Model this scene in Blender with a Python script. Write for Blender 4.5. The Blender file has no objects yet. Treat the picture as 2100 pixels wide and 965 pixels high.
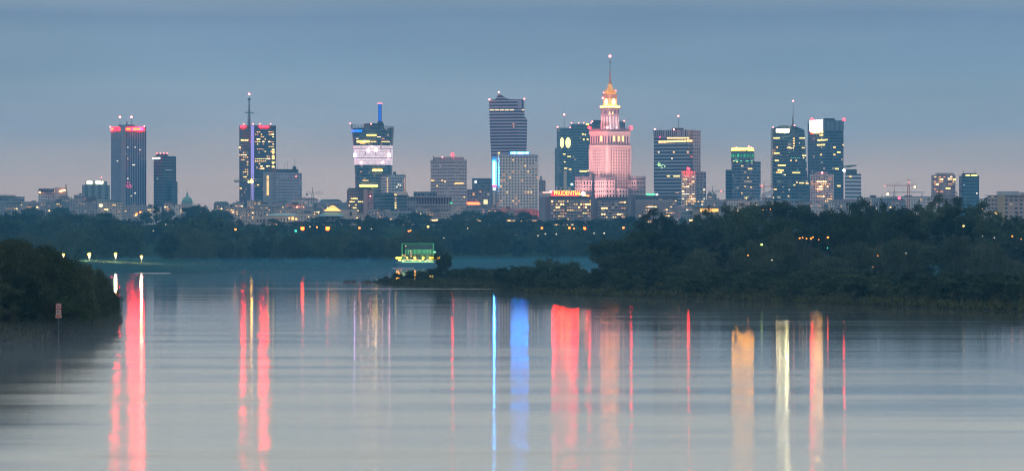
import bpy, math, random
import numpy as np
from mathutils import Vector, Matrix

# ------------------------------------------------------------------ camera, sky, exposure
S = bpy.context.scene
FPX, CX, HY, CZ = 8000.0, 1050.0, 505.0, 12.0      # focal length in photo pixels, centre column, horizon row, camera height
cam = bpy.data.objects.new('camera', bpy.data.cameras.new('camera'))
S.collection.objects.link(cam); S.camera = cam
cam.data.sensor_width = 36; cam.data.lens = 36 * FPX / 2100
cam.data.shift_y = (HY - 482.5) / 2100
cam.location = (0, 0, CZ); cam.rotation_euler = (math.radians(90), 0, 0)
cam.data.clip_start = 1; cam.data.clip_end = 90000
S.view_settings.view_transform = 'Standard'; S.view_settings.look = 'None'
S.view_settings.gamma = 1; S.view_settings.exposure = 0.0; S.view_settings.use_curve_mapping = False
S.cycles.use_denoising = True; S.cycles.filter_width = 1.05
S.cycles.max_bounces = 6; S.cycles.volume_bounces = 1; S.cycles.transparent_max_bounces = 8
S.cycles.sample_clamp_indirect = 8
S.cycles.caustics_reflective = False; S.cycles.caustics_refractive = False
S.cycles.use_light_tree = True

def build_world():
    w = bpy.data.worlds.new('World'); S.world = w; w.use_nodes = True
    nt = w.node_tree; N = nt.nodes; L = nt.links
    for n in list(N): N.remove(n)
    out = N.new('ShaderNodeOutputWorld')
    sky = N.new('ShaderNodeTexSky'); sky.sky_type = 'NISHITA'; sky.sun_disc = False
    sky.sun_elevation = math.radians(-1.0); sky.sun_rotation = math.radians(-35)
    sky.air_density = 1.2; sky.dust_density = 2.0
    b1 = N.new('ShaderNodeBackground'); b1.inputs['Strength'].default_value = 0.06
    L.new(sky.outputs[0], b1.inputs['Color'])
    tc = N.new('ShaderNodeTexCoord'); sep = N.new('ShaderNodeSeparateXYZ'); L.new(tc.outputs['Generated'], sep.inputs[0])
    # overcast dusk: height above the horizon, gently broken by long flat cloud banks
    mp = N.new('ShaderNodeMapping'); mp.inputs['Scale'].default_value = (5, 5, 70)
    L.new(tc.outputs['Generated'], mp.inputs[0])
    nz = N.new('ShaderNodeTexNoise'); nz.inputs['Scale'].default_value = 1.0; nz.inputs['Detail'].default_value = 4
    nz.inputs['Roughness'].default_value = .45
    L.new(mp.outputs[0], nz.inputs['Vector'])
    m1 = N.new('ShaderNodeMath'); m1.operation = 'MULTIPLY_ADD'; m1.inputs[1].default_value = .022; 
    sub = N.new('ShaderNodeMath'); sub.operation = 'SUBTRACT'; sub.inputs[1].default_value = .5
    L.new(nz.outputs[0], sub.inputs[0]); L.new(sub.outputs[0], m1.inputs[0]); L.new(sep.outputs['Z'], m1.inputs[2])
    m2 = N.new('ShaderNodeMath'); m2.operation = 'MULTIPLY'; m2.inputs[1].default_value = 1/.4
    L.new(m1.outputs[0], m2.inputs[0])
    rp = N.new('ShaderNodeValToRGB'); L.new(m2.outputs[0], rp.inputs[0])
    def c(r, g, b, k=.7): return tuple(k*((v/255+.055)/1.055)**2.4 for v in (r, g, b)) + (1,)
    # position = sin(elevation)/0.4 ; top of the frame is 0.063/0.4 = 0.158
    stops = [(0.0, c(216,186,168)), (.036, c(208,183,168)), (.060, c(186,176,170)), (.080, c(160,170,179)), (.11, c(138,162,178)),
             (.150, c(112,140,168)), (.172, c(140,158,174)), (.20, c(242,242,230, 1)), (.40, c(248,246,234, 1)), (.60, c(235,236,228)), (1.0, c(205,218,232))]
    e = rp.color_ramp.elements
    e[0].position, e[0].color = stops[0]; e[1].position, e[1].color = stops[-1]
    for p, col in stops[1:-1]:
        k = e.new(p); k.color = col
    # faint brightness variation of the cloud sheet and a duller left side
    nz2 = N.new('ShaderNodeTexNoise'); nz2.inputs['Scale'].default_value = 1.0; nz2.inputs['Detail'].default_value = 5
    mp2 = N.new('ShaderNodeMapping'); mp2.inputs['Scale'].default_value = (9, 9, 36); mp2.inputs['Location'].default_value = (3, 8, 1)
    L.new(tc.outputs['Generated'], mp2.inputs[0]); L.new(mp2.outputs[0], nz2.inputs['Vector'])
    mr = N.new('ShaderNodeMapRange'); mr.inputs['From Min'].default_value = .3; mr.inputs['From Max'].default_value = .7
    mr.inputs['To Min'].default_value = 1.36; mr.inputs['To Max'].default_value = 1.66
    L.new(nz2.outputs[0], mr.inputs[0])
    b2 = N.new('ShaderNodeBackground'); L.new(rp.outputs[0], b2.inputs['Color']); L.new(mr.outputs[0], b2.inputs['Strength'])
    add = N.new('ShaderNodeAddShader'); L.new(b1.outputs[0], add.inputs[0]); L.new(b2.outputs[0], add.inputs[1])
    L.new(add.outputs[0], out.inputs['Surface'])
build_world()
sun = bpy.data.objects.new('sun', bpy.data.lights.new('sun', 'SUN')); S.collection.objects.link(sun)
sun.data.energy = 0.12; sun.data.angle = math.radians(30); sun.data.color = (1, .8, .75)   # afterglow, almost nothing left
sun.rotation_euler = (math.radians(60), 0, math.radians(30))

R = random.Random(11); NR = np.random.default_rng(7)
COL = S.collection

# ------------------------------------------------------------------ helpers
def px_x(px, D): return (px - CX) / FPX * D
def py_z(py, D): return CZ - (py - HY) / FPX * D

def tag(o, label=None, cat=None, group=None, kind=None):
    if label: o['label'] = label
    if cat: o['category'] = cat
    if group: o['group'] = group
    if kind: o['kind'] = kind
    return o
def empty(name, loc, label=None, cat=None, group=None):
    o = bpy.data.objects.new(name, None); COL.objects.link(o); o.location = loc
    o.empty_display_size = 2
    return tag(o, label, cat, group)
def link(name, me, mat=None, parent=None, loc=None):
    o = bpy.data.objects.new(name, me); COL.objects.link(o)
    if mat is not None and not me.materials: me.materials.append(mat)
    if parent is not None: o.parent = parent
    if loc is not None: o.location = loc
    return o

class MB:                                       # mesh builder
    def __init__(s): s.v = []; s.f = []; s.uv = []
    def face(s, pts, uvs=None):
        i = len(s.v); s.v += [tuple(p) for p in pts]; s.f.append(tuple(range(i, i+len(pts))))
        s.uv += list(uvs) if uvs else [(0.0, 0.0)] * len(pts)
    def prism(s, foot, z0, z1, foot2=None, cap=True):
        """vertical prism over a ccw footprint [(x,y)], uv in metres: u round the plan, v height"""
        t = foot2 or foot; n = len(foot); u = 0
        for i in range(n):
            a, b = foot[i], foot[(i+1) % n]; c, d = t[(i+1) % n], t[i]
            l = math.hypot(b[0]-a[0], b[1]-a[1])
            s.face([(a[0], a[1], z0), (b[0], b[1], z0), (c[0], c[1], z1), (d[0], d[1], z1)],
                   [(u, z0), (u+l, z0), (u+l, z1), (u, z1)]); u += l
        if cap:
            s.face([(p[0], p[1], z1) for p in t]); s.face([(p[0], p[1], z0) for p in reversed(foot)])
    def box(s, x0, x1, y0, y1, z0, z1): s.prism([(x0, y0), (x1, y0), (x1, y1), (x0, y1)], z0, z1)
    def tube(s, p, q, r0, r1=None, n=6):
        r1 = r0 if r1 is None else r1
        p, q = Vector(p), Vector(q); d = (q-p).normalized()
        a = d.orthogonal().normalized(); b = d.cross(a)
        A = [p + (a*math.cos(t)+b*math.sin(t))*r0 for t in [2*math.pi*k/n for k in range(n)]]
        B = [q + (a*math.cos(t)+b*math.sin(t))*r1 for t in [2*math.pi*k/n for k in range(n)]]
        for k in range(n): s.face([A[k], A[(k+1) % n], B[(k+1) % n], B[k]])
        s.face(list(reversed(A))); s.face(B)
    def lathe(s, prof, n=16, cx=0, cy=0):
        for (r0, z0), (r1, z1) in zip(prof, prof[1:]):
            for k in range(n):
                a, b = 2*math.pi*k/n, 2*math.pi*(k+1)/n
                s.face([(cx+r0*math.cos(a), cy+r0*math.sin(a), z0), (cx+r0*math.cos(b), cy+r0*math.sin(b), z0),
                        (cx+r1*math.cos(b), cy+r1*math.sin(b), z1), (cx+r1*math.cos(a), cy+r1*math.sin(a), z1)],
                       [(a*r0, z0), (b*r0, z0), (b*r0, z1), (a*r0, z1)])
    def mesh(s, name, mat=None, smooth=False):
        me = bpy.data.meshes.new(name); me.from_pydata(s.v, [], s.f)
        uvl = me.uv_layers.new(name='UVMap'); uvl.data.foreach_set('uv', np.array(s.uv, dtype=np.float32).ravel())
        if mat is not None: me.materials.append(mat)
        if smooth: me.polygons.foreach_set('use_smooth', [True]*len(me.polygons))
        me.update(); return me
    def build(s, name, mat, parent=None, smooth=False, loc=None): return link(name, s.mesh(name, mat, smooth), None, parent, loc)

# ------------------------------------------------------------------ materials
def new_mat(name):
    m = bpy.data.materials.new(name); m.use_nodes = True
    nt = m.node_tree; return m, nt, nt.nodes, nt.links, nt.nodes['Principled BSDF']
_plain = {}
def plain(col, rough=.7, metal=0.0, var=.25, scale=.08):
    key = (col, rough, metal)
    if key in _plain: return _plain[key]
    m, nt, N, L, P = new_mat('surface')
    P.inputs['Roughness'].default_value = rough; P.inputs['Metallic'].default_value = metal
    tc = N.new('ShaderNodeTexCoord'); nz = N.new('ShaderNodeTexNoise'); nz.inputs['Scale'].default_value = scale
    nz.inputs['Detail'].default_value = 4; L.new(tc.outputs['Object'], nz.inputs['Vector'])
    mx = N.new('ShaderNodeMix'); mx.data_type = 'RGBA'
    mx.inputs['A'].default_value = tuple(c*(1-var) for c in col)+(1,); mx.inputs['B'].default_value = tuple(min(1, c*(1+var)) for c in col)+(1,)
    L.new(nz.outputs[0], mx.inputs['Factor']); L.new(mx.outputs['Result'], P.inputs['Base Color'])
    _plain[key] = m; return m
_em = {}
def glow(col, k, light=False):
    if light: k *= 2.6
    key = (col, k, light)
    if key in _em: return _em[key]
    m, nt, N, L, P = new_mat('glow')
    P.inputs['Base Color'].default_value = tuple(min(1, c*.4) for c in col)+(1,)
    P.inputs['Emission Color'].default_value = col+(1,); P.inputs['Emission Strength'].default_value = k
    m.cycles.emission_sampling = 'AUTO' if light else 'NONE'
    _em[key] = m; return m
def facade(wall, glass, bay=3.0, floor=3.4, wf=.6, hf=.55, grough=.12, wrough=.75, metal=.0, var=.5, blind=.12, dim=0.0, dimcol=(1,.7,.4), frame=None):
    """procedural front: windows wf x hf of every bay x floor, each pane with its own tone; dim = share of panes faintly lit from inside"""
    wall = tuple(min(.7, c*1.3) for c in wall)
    m, nt, N, L, P = new_mat('facade')
    uv = N.new('ShaderNodeUVMap'); sp = N.new('ShaderNodeSeparateXYZ'); L.new(uv.outputs[0], sp.inputs[0])
    def M(op, a, b=None, c=None):
        n = N.new('ShaderNodeMath'); n.operation = op
        for i, v in enumerate((a, b, c)):
            if v is None: continue
            if isinstance(v, (int, float)): n.inputs[i].default_value = v
            else: L.new(v, n.inputs[i])
        return n.outputs[0]
    u = M('DIVIDE', sp.outputs[0], bay); v = M('DIVIDE', sp.outputs[1], floor)
    fu, fv = M('FRACT', u), M('FRACT', v)
    mu = M('LESS_THAN', M('ABSOLUTE', M('SUBTRACT', fu, .5)), wf/2); mv = M('LESS_THAN', M('ABSOLUTE', M('SUBTRACT', fv, .5)), hf/2)
    win = M('MULTIPLY', mu, mv)
    cmb = N.new('ShaderNodeCombineXYZ'); L.new(M('FLOOR', u), cmb.inputs[0]); L.new(M('FLOOR', v), cmb.inputs[1])
    wn = N.new('ShaderNodeTexWhiteNoise'); wn.noise_dimensions = '3D'
    oi = N.new('ShaderNodeObjectInfo'); L.new(oi.outputs['Random'], cmb.inputs[2]); L.new(cmb.outputs[0], wn.inputs['Vector'])
    r = wn.outputs['Value']
    g = N.new('ShaderNodeMix'); g.data_type = 'RGBA'; g.inputs['A'].default_value = tuple(c*(1-var) for c in glass)+(1,)
    g.inputs['B'].default_value = tuple(c*(1+var) for c in glass)+(1,); L.new(r, g.inputs['Factor'])
    bl = N.new('ShaderNodeMix'); bl.data_type = 'RGBA'; L.new(g.outputs['Result'], bl.inputs['A'])
    bl.inputs['B'].default_value = tuple(min(.6, c*.7+.05) for c in wall)+(1,)
    L.new(M('GREATER_THAN', r, 1-blind), bl.inputs['Factor'])
    tc = N.new('ShaderNodeTexCoord'); nz = N.new('ShaderNodeTexNoise'); nz.inputs['Scale'].default_value = .05; nz.inputs['Detail'].default_value = 5
    L.new(tc.outputs['Object'], nz.inputs['Vector'])
    w = N.new('ShaderNodeMix'); w.data_type = 'RGBA'; w.inputs['A'].default_value = tuple(c*.78 for c in wall)+(1,)
    w.inputs['B'].default_value = tuple(min(.9, c*1.2) for c in wall)+(1,); L.new(nz.outputs[0], w.inputs['Factor'])
    fin = N.new('ShaderNodeMix'); fin.data_type = 'RGBA'; L.new(win, fin.inputs['Factor']); L.new(w.outputs['Result'], fin.inputs['A']); L.new(bl.outputs['Result'], fin.inputs['B'])
    L.new(fin.outputs['Result'], P.inputs['Base Color'])
    L.new(M('SUBTRACT', wrough, M('MULTIPLY', win, wrough-grough)), P.inputs['Roughness'])
    L.new(M('MULTIPLY', win, metal), P.inputs['Metallic'])
    if dim > 0:
        wn2 = N.new('ShaderNodeTexWhiteNoise'); wn2.noise_dimensions = '4D'; wn2.inputs['W'].default_value = 5.3; L.new(cmb.outputs[0], wn2.inputs['Vector'])
        lit = M('MULTIPLY', M('MULTIPLY', M('LESS_THAN', wn2.outputs['Value'], dim), win), M('ADD', M('MULTIPLY', r, .45), .08))
        P.inputs['Emission Color'].default_value = dimcol+(1,); L.new(lit, P.inputs['Emission Strength'])
    m.cycles.emission_sampling = 'NONE'
    return m

WARM = glow((1, .58, .18), 2.0); WARM2 = glow((1, .40, .14), 1.3); WHITEW = glow((1, .84, .60), 2.0); COOL = glow((.7, .9, 1), .7)
YELL = glow((1, .70, .20), 2.4); GREENW = glow((.25, 1, .45), .7); DIMW = glow((1, .58, .36), .45)
METAL = plain((.12, .12, .13), .5, .4); DARK = plain((.035, .04, .05), .6); CONC = plain((.30, .28, .27), .85); ROOF = plain((.09, .09, .10), .8)
LAMPMETAL = plain((.012, .014, .016), .7, .0)

# ------------------------------------------------------------------ terrain and water
def W2(px, D): return (px_x(px, D), D)
def yD(y): return 96000.0 / (y - HY)
spit = [W2(785, 1245), W2(860, 1180), W2(940, 1150), W2(1040, 1095), W2(1075, 1000), W2(1200, 950), W2(1400, 900), W2(1550, 850), W2(1700, 805),
        W2(1900, 756), W2(2100, 712), W2(2300, 665), (900, 600), (1600, 500), (3000, 300), (3000, 3500), W2(1500, 2400), W2(1240, 2150), W2(1200, 1500), W2(1000, 1330), W2(880, 1290)]
farb = [(-3000, 1500), W2(-400, 1690), W2(150, 1745), W2(330, 1760), W2(420, 1780), W2(480, 1900), W2(600, 2010), W2(760, 2100), W2(900, 2150), W2(1060, 2120), W2(1300, 2200), W2(1500, 2390),
        (3000, 3400), (4500, 9000), (-4500, 9000)]
fore = [(-61, 612), (-57.5, 560), (-56.5, 519), (-59, 492), (-63, 476), (-110, 440), (-300, 400), (-600, 380), (-600, 900), (-98, 860), (-80, 760), (-68, 680)]
def sdist(poly, X, Y):
    P = np.array(poly); n = len(P); d = np.full(X.shape, 1e9); inside = np.zeros(X.shape, bool)
    for i in range(n):
        a, b = P[i], P[(i+1) % n]; e = b-a
        t = np.clip(((X-a[0])*e[0]+(Y-a[1])*e[1])/(e@e), 0, 1)
        d = np.minimum(d, np.hypot(X-a[0]-t*e[0], Y-a[1]-t*e[1]))
        c = ((a[1] > Y) != (b[1] > Y)) & (X < (b[0]-a[0])*(Y-a[1])/(b[1]-a[1]+1e-12)+a[0]); inside ^= c
    return np.where(inside, d, -d)
def smooth(t): t = np.clip(t, 0, 1); return t*t*(3-2*t)
def terrain_h(X, Y):
    X = np.asarray(X, float); Y = np.asarray(Y, float)
    wob = np.sin(X*.021+Y*.013)*.5+np.sin(X*.057-Y*.031)*.25
    s1 = sdist(spit, X, Y); s2 = sdist(farb, X, Y); s3 = sdist(fore, X, Y)
    h1 = np.clip(s1*.10, -3, 2.2)+np.clip(s1/60, 0, 1)*wob*.5
    leftness = smooth((-X-60)/120)*smooth((2100-Y)/100+.3)
    h2 = np.clip(s2*.12, -3, 2.4)+leftness*np.clip((s2-8)/60, 0, 1)*2.8+np.clip(s2/60, 0, 1)*wob*.4
    h3 = np.clip(s3*.15, -3, 1.8)
    h = np.maximum(np.maximum(h1, h2), h3)
    esc = smooth((Y-2450)/850)
    h = h*(1-esc)+np.where(h > 0, 1, 0)*esc*30+np.where(h <= 0, h, 0)*esc
    return h+smooth((Y-9000)/6000)*25
def gz(x, y): return float(terrain_h(np.array([x]), np.array([y]))[0])

def build_ground():
    xs = np.concatenate([np.linspace(-7000, -1300, 10), np.linspace(-1250, -400, 40), np.linspace(-390, 390, 120), np.linspace(400, 1250, 40), np.linspace(1300, 7000, 10)])
    ys = np.concatenate([np.linspace(-600, 380, 12), np.arange(390, 1400, 9), np.arange(1400, 2500, 14), np.arange(2500, 3600, 40), np.linspace(3700, 8000, 16)])
    X, Y = np.meshgrid(xs, ys); Z = terrain_h(X, Y)
    nx, ny = len(xs), len(ys)
    v = np.stack([X.ravel(), Y.ravel(), Z.ravel()], 1)
    i = np.arange(nx*ny).reshape(ny, nx)
    q = np.stack([i[:-1, :-1], i[:-1, 1:], i[1:, 1:], i[1:, :-1]], -1).reshape(-1, 4)
    me = bpy.data.meshes.new('ground'); me.from_pydata(v.tolist(), [], q.tolist()); me.polygons.foreach_set('use_smooth', [True]*len(me.polygons))
    m, nt, N, L, P = new_mat('meadow'); P.inputs['Roughness'].default_value = 1; P.inputs['Specular IOR Level'].default_value = 0
    tc = N.new('ShaderNodeTexCoord'); n1 = N.new('ShaderNodeTexNoise'); n1.inputs['Scale'].default_value = .03; n1.inputs['Detail'].default_value = 8; n1.inputs['Roughness'].default_value = .65
    L.new(tc.outputs['Object'], n1.inputs['Vector'])
    rp = N.new('ShaderNodeValToRGB'); L.new(n1.outputs[0], rp.inputs[0])
    e = rp.color_ramp.elements; e[0].position = .3; e[0].color = (.012, .024, .010, 1); e[1].position = .7; e[1].color = (.040, .058, .024, 1)
    k = e.new(.55); k.color = (.022, .038, .015, 1)
    # wet sand along the waterline (by height)
    g = N.new('ShaderNodeSeparateXYZ'); L.new(tc.outputs['Object'], g.inputs[0])
    mr = N.new('ShaderNodeMapRange'); mr.inputs['From Min'].default_value = .15; mr.inputs['From Max'].default_value = .7; L.new(g.outputs[2], mr.inputs[0])
    mx = N.new('ShaderNodeMix'); mx.data_type = 'RGBA'; mx.inputs['A'].default_value = (.03, .032, .028, 1); L.new(rp.outputs[0], mx.inputs['B']); L.new(mr.outputs[0], mx.inputs['Factor'])
    L.new(mx.outputs['Result'], P.inputs['Base Color'])
    tag(link('ground', me, m), kind='structure')
build_ground()

def build_water():
    b = MB(); b.face([(-5000, -600, 0), (5000, -600, 0), (5000, 3600, 0), (-5000, 3600, 0)])
    m, nt, N, L, P = new_mat('river')
    P.inputs['Base Color'].default_value = (.035, .05, .055, 1); P.inputs['IOR'].default_value = 1.45
    tc = N.new('ShaderNodeTexCoord')
    def noise(sx, sy, det, rough, loc=(0, 0, 0), rot=0):
        mp = N.new('ShaderNodeMapping'); mp.inputs['Scale'].default_value = (sx, sy, 1); mp.inputs['Location'].default_value = loc; mp.inputs['Rotation'].default_value = (0, 0, rot)
        L.new(tc.outputs['Object'], mp.inputs[0]); n = N.new('ShaderNodeTexNoise'); n.inputs['Scale'].default_value = 1; n.inputs['Detail'].default_value = det; n.inputs['Roughness'].default_value = rough
        L.new(mp.outputs[0], n.inputs['Vector']); return n
    n1 = noise(.010, .06, 6, .6, rot=.05)
    r1 = N.new('ShaderNodeMapRange'); r1.inputs['From Min'].default_value = .35; r1.inputs['From Max'].default_value = .68
    r1.inputs['To Min'].default_value = .145; r1.inputs['To Max'].default_value = .25
    L.new(n1.outputs[0], r1.inputs[0])
    # calm in the lee of the banks, livelier out in the open stream (by distance downstream, metres)
    sy = N.new('ShaderNodeSeparateXYZ'); L.new(tc.outputs['Object'], sy.inputs[0])
    ob = N.new('ShaderNodeMath'); ob.operation = 'MULTIPLY_ADD'; ob.inputs[1].default_value = 3.0; L.new(sy.outputs[0], ob.inputs[0]); L.new(sy.outputs[1], ob.inputs[2])
    r2 = N.new('ShaderNodeValToRGB'); lee = N.new('ShaderNodeMath'); lee.operation = 'MULTIPLY_ADD'; lee.inputs[1].default_value = -40.0; l0 = N.new('ShaderNodeMath'); l0.operation = 'MULTIPLY'; l0.inputs[1].default_value = -4.0; L.new(sy.outputs[1], l0.inputs[0]); L.new(l0.outputs[0], lee.inputs[2]); L.new(sy.outputs[0], lee.inputs[0])
    lm = N.new('ShaderNodeMath'); lm.operation = 'MAXIMUM'; lm.inputs[1].default_value = 0; L.new(lee.outputs[0], lm.inputs[0])
    ad_ = N.new('ShaderNodeMath'); ad_.operation = 'ADD'; L.new(ob.outputs[0], ad_.inputs[0]); L.new(lm.outputs[0], ad_.inputs[1])
    sc = N.new('ShaderNodeMath'); sc.operation = 'DIVIDE'; sc.inputs[1].default_value = 1500; L.new(ad_.outputs[0], sc.inputs[0]); L.new(sc.outputs[0], r2.inputs[0])
    e = r2.color_ramp.elements; e[0].position = .13; e[0].color = (.66, .66, .66, 1); e[1].position = .62; e[1].color = (.17, .17, .17, 1)
    for p_, v_ in ((.24, .50), (.33, .35), (.43, .235)):
        q_ = e.new(p_); q_.color = (v_, v_, v_, 1)
    # two ruffled current lines where the side channel joins the river
    r3 = N.new('ShaderNodeValToRGB'); wv = N.new('ShaderNodeMath'); wv.operation = 'MULTIPLY_ADD'; wv.inputs[1].default_value = 70; L.new(n1.outputs[0], wv.inputs[0]); L.new(sy.outputs[1], wv.inputs[2])
    sd = N.new('ShaderNodeMath'); sd.operation = 'DIVIDE'; sd.inputs[1].default_value = 1535; L.new(wv.outputs[0], sd.inputs[0]); L.new(sd.outputs[0], r3.inputs[0])
    e = r3.color_ramp.elements; e[0].position = .728; e[0].color = (0, 0, 0, 1); e[1].position = .90; e[1].color = (0, 0, 0, 1)
    for p_, v_ in ((.748, .36), (.768, .02), (.83, 0), (.855, .26), (.88, 0)):
        q_ = e.new(p_); q_.color = (v_, v_, v_, 1)
    mxx = N.new('ShaderNodeMath'); mxx.operation = 'MAXIMUM'; L.new(r2.outputs[0], mxx.inputs[0]); L.new(r3.outputs[0], mxx.inputs[1]); r2 = mxx
    mm = N.new('ShaderNodeMath'); mm.operation = 'MULTIPLY'; L.new(r1.outputs[0], mm.inputs[0]); L.new(r2.outputs[0], mm.inputs[1])
    L.new(mm.outputs[0], P.inputs['Roughness'])
    n2 = noise(.0003, .12, 5, .55, (5, 3, 0), -.006)
    bp = N.new('ShaderNodeBump'); bp.inputs['Strength'].default_value = 1.0; bp.inputs['Distance'].default_value = .007
    P.inputs['Anisotropic'].default_value = .9
    tv = N.new('ShaderNodeCombineXYZ'); tv.inputs[1].default_value = 1.0; L.new(tv.outputs[0], P.inputs['Tangent'])
    L.new(n2.outputs[0], bp.inputs['Height']); L.new(bp.outputs[0], P.inputs['Normal'])
    tag(b.build('water', m), kind='structure')
build_water()

# ------------------------------------------------------------------ where-words for labels
MARKS = [(20, 'the leftmost grey block'), (107, 'the orange-lamped block'), (195, 'the twin-sign block'),
         (260, 'the red-topped tower'), (337, 'the narrow dark tower'), (384, 'the green dome'), (445, 'the flat grey roofs'), (500, 'the mast tower'), (540, 'the violet-striped tower'),
         (590, 'the aerial-topped block'), (645, 'the pale thin crane'), (682, 'the glowing pyramid'), (738, 'the brown block'), (785, 'the flared tower'),
         (830, 'the lit stairwells'), (880, 'the colonnaded block'), (925, 'the beige grid tower'), (980, 'the red neon strip'), (1013, 'the vertical blue sign'),
         (1065, 'the white hotel'), (1112, 'the dark annexe'), (1160, 'the twin-oval tower'), (1205, 'the red lettering'), (1251, 'the floodlit spire'), (1310, 'the palace right wing'),
         (1365, 'the banded tower'), (1415, 'the dotted tower'), (1465, 'the orange-lit pavilion'), (1524, 'the gold-topped tower'), (1580, 'the slanted pale hall'), (1622, 'the thin-masted tower'),
         (1680, 'the pink apartment tower'), (1715, 'the billboard tower'), (1760, 'the saucer-roofed block'), (1820, 'the grey lamp crane'), (1860, 'the tall red crane'), (1900, 'the long pale roof'), (1938, 'the brown flecked tower'),
         (1989, 'the small blue tower'), (2040, 'the tan brick corner'), (2085, 'the right-edge brick block')]
_used = {}
def where(px, verb='below'):
    m = min(MARKS, key=lambda t: abs(t[0]-px)); d = px-m[0]
    if abs(d) <= 8: return f'{verb} {m[1]}'
    return f"{verb} the {'right' if d > 0 else 'left'} of {m[1]}".replace('below the', 'below,')
ORD = ['', 'second ', 'third ', 'fourth ', 'fifth ', 'sixth ', 'seventh ', 'eighth ', 'ninth ']
def uniq(lab):
    k = _used.get(lab, 0); _used[lab] = k+1
    return lab if k == 0 else ORD[min(k, 8)]+lab

# ------------------------------------------------------------------ trees
def foliage_mat(c1, c2):
    m, nt, N, L, P = new_mat('foliage'); P.inputs['Roughness'].default_value = .8
    P.inputs['Specular IOR Level'].default_value = .05
    tc = N.new('ShaderNodeTexCoord'); nz = N.new('ShaderNodeTexNoise'); nz.inputs['Scale'].default_value = .35; nz.inputs['Detail'].default_value = 3
    L.new(tc.outputs['Object'], nz.inputs['Vector'])
    oi = N.new('ShaderNodeObjectInfo'); ad = N.new('ShaderNodeMath'); ad.operation = 'MULTIPLY_ADD'; ad.inputs[1].default_value = .7
    s2 = N.new('ShaderNodeMath'); s2.operation = 'SUBTRACT'; s2.inputs[1].default_value = .35; L.new(nz.outputs[0], s2.inputs[0])
    L.new(oi.outputs['Random'], ad.inputs[0]); L.new(s2.outputs[0], ad.inputs[2])
    mx = N.new('ShaderNodeMix'); mx.data_type = 'RGBA'; mx.inputs['A'].default_value = c1+(1,); mx.inputs['B'].default_value = c2+(1,)
    L.new(ad.outputs[0], mx.inputs['Factor']); L.new(mx.outputs['Result'], P.inputs['Base Color'])
    return m
FOL = foliage_mat((.006, .017, .010), (.068, .100, .050)); FOLW = foliage_mat((.020, .034, .022), (.082, .104, .062))
BARK = plain((.07, .055, .045), .9)

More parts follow.
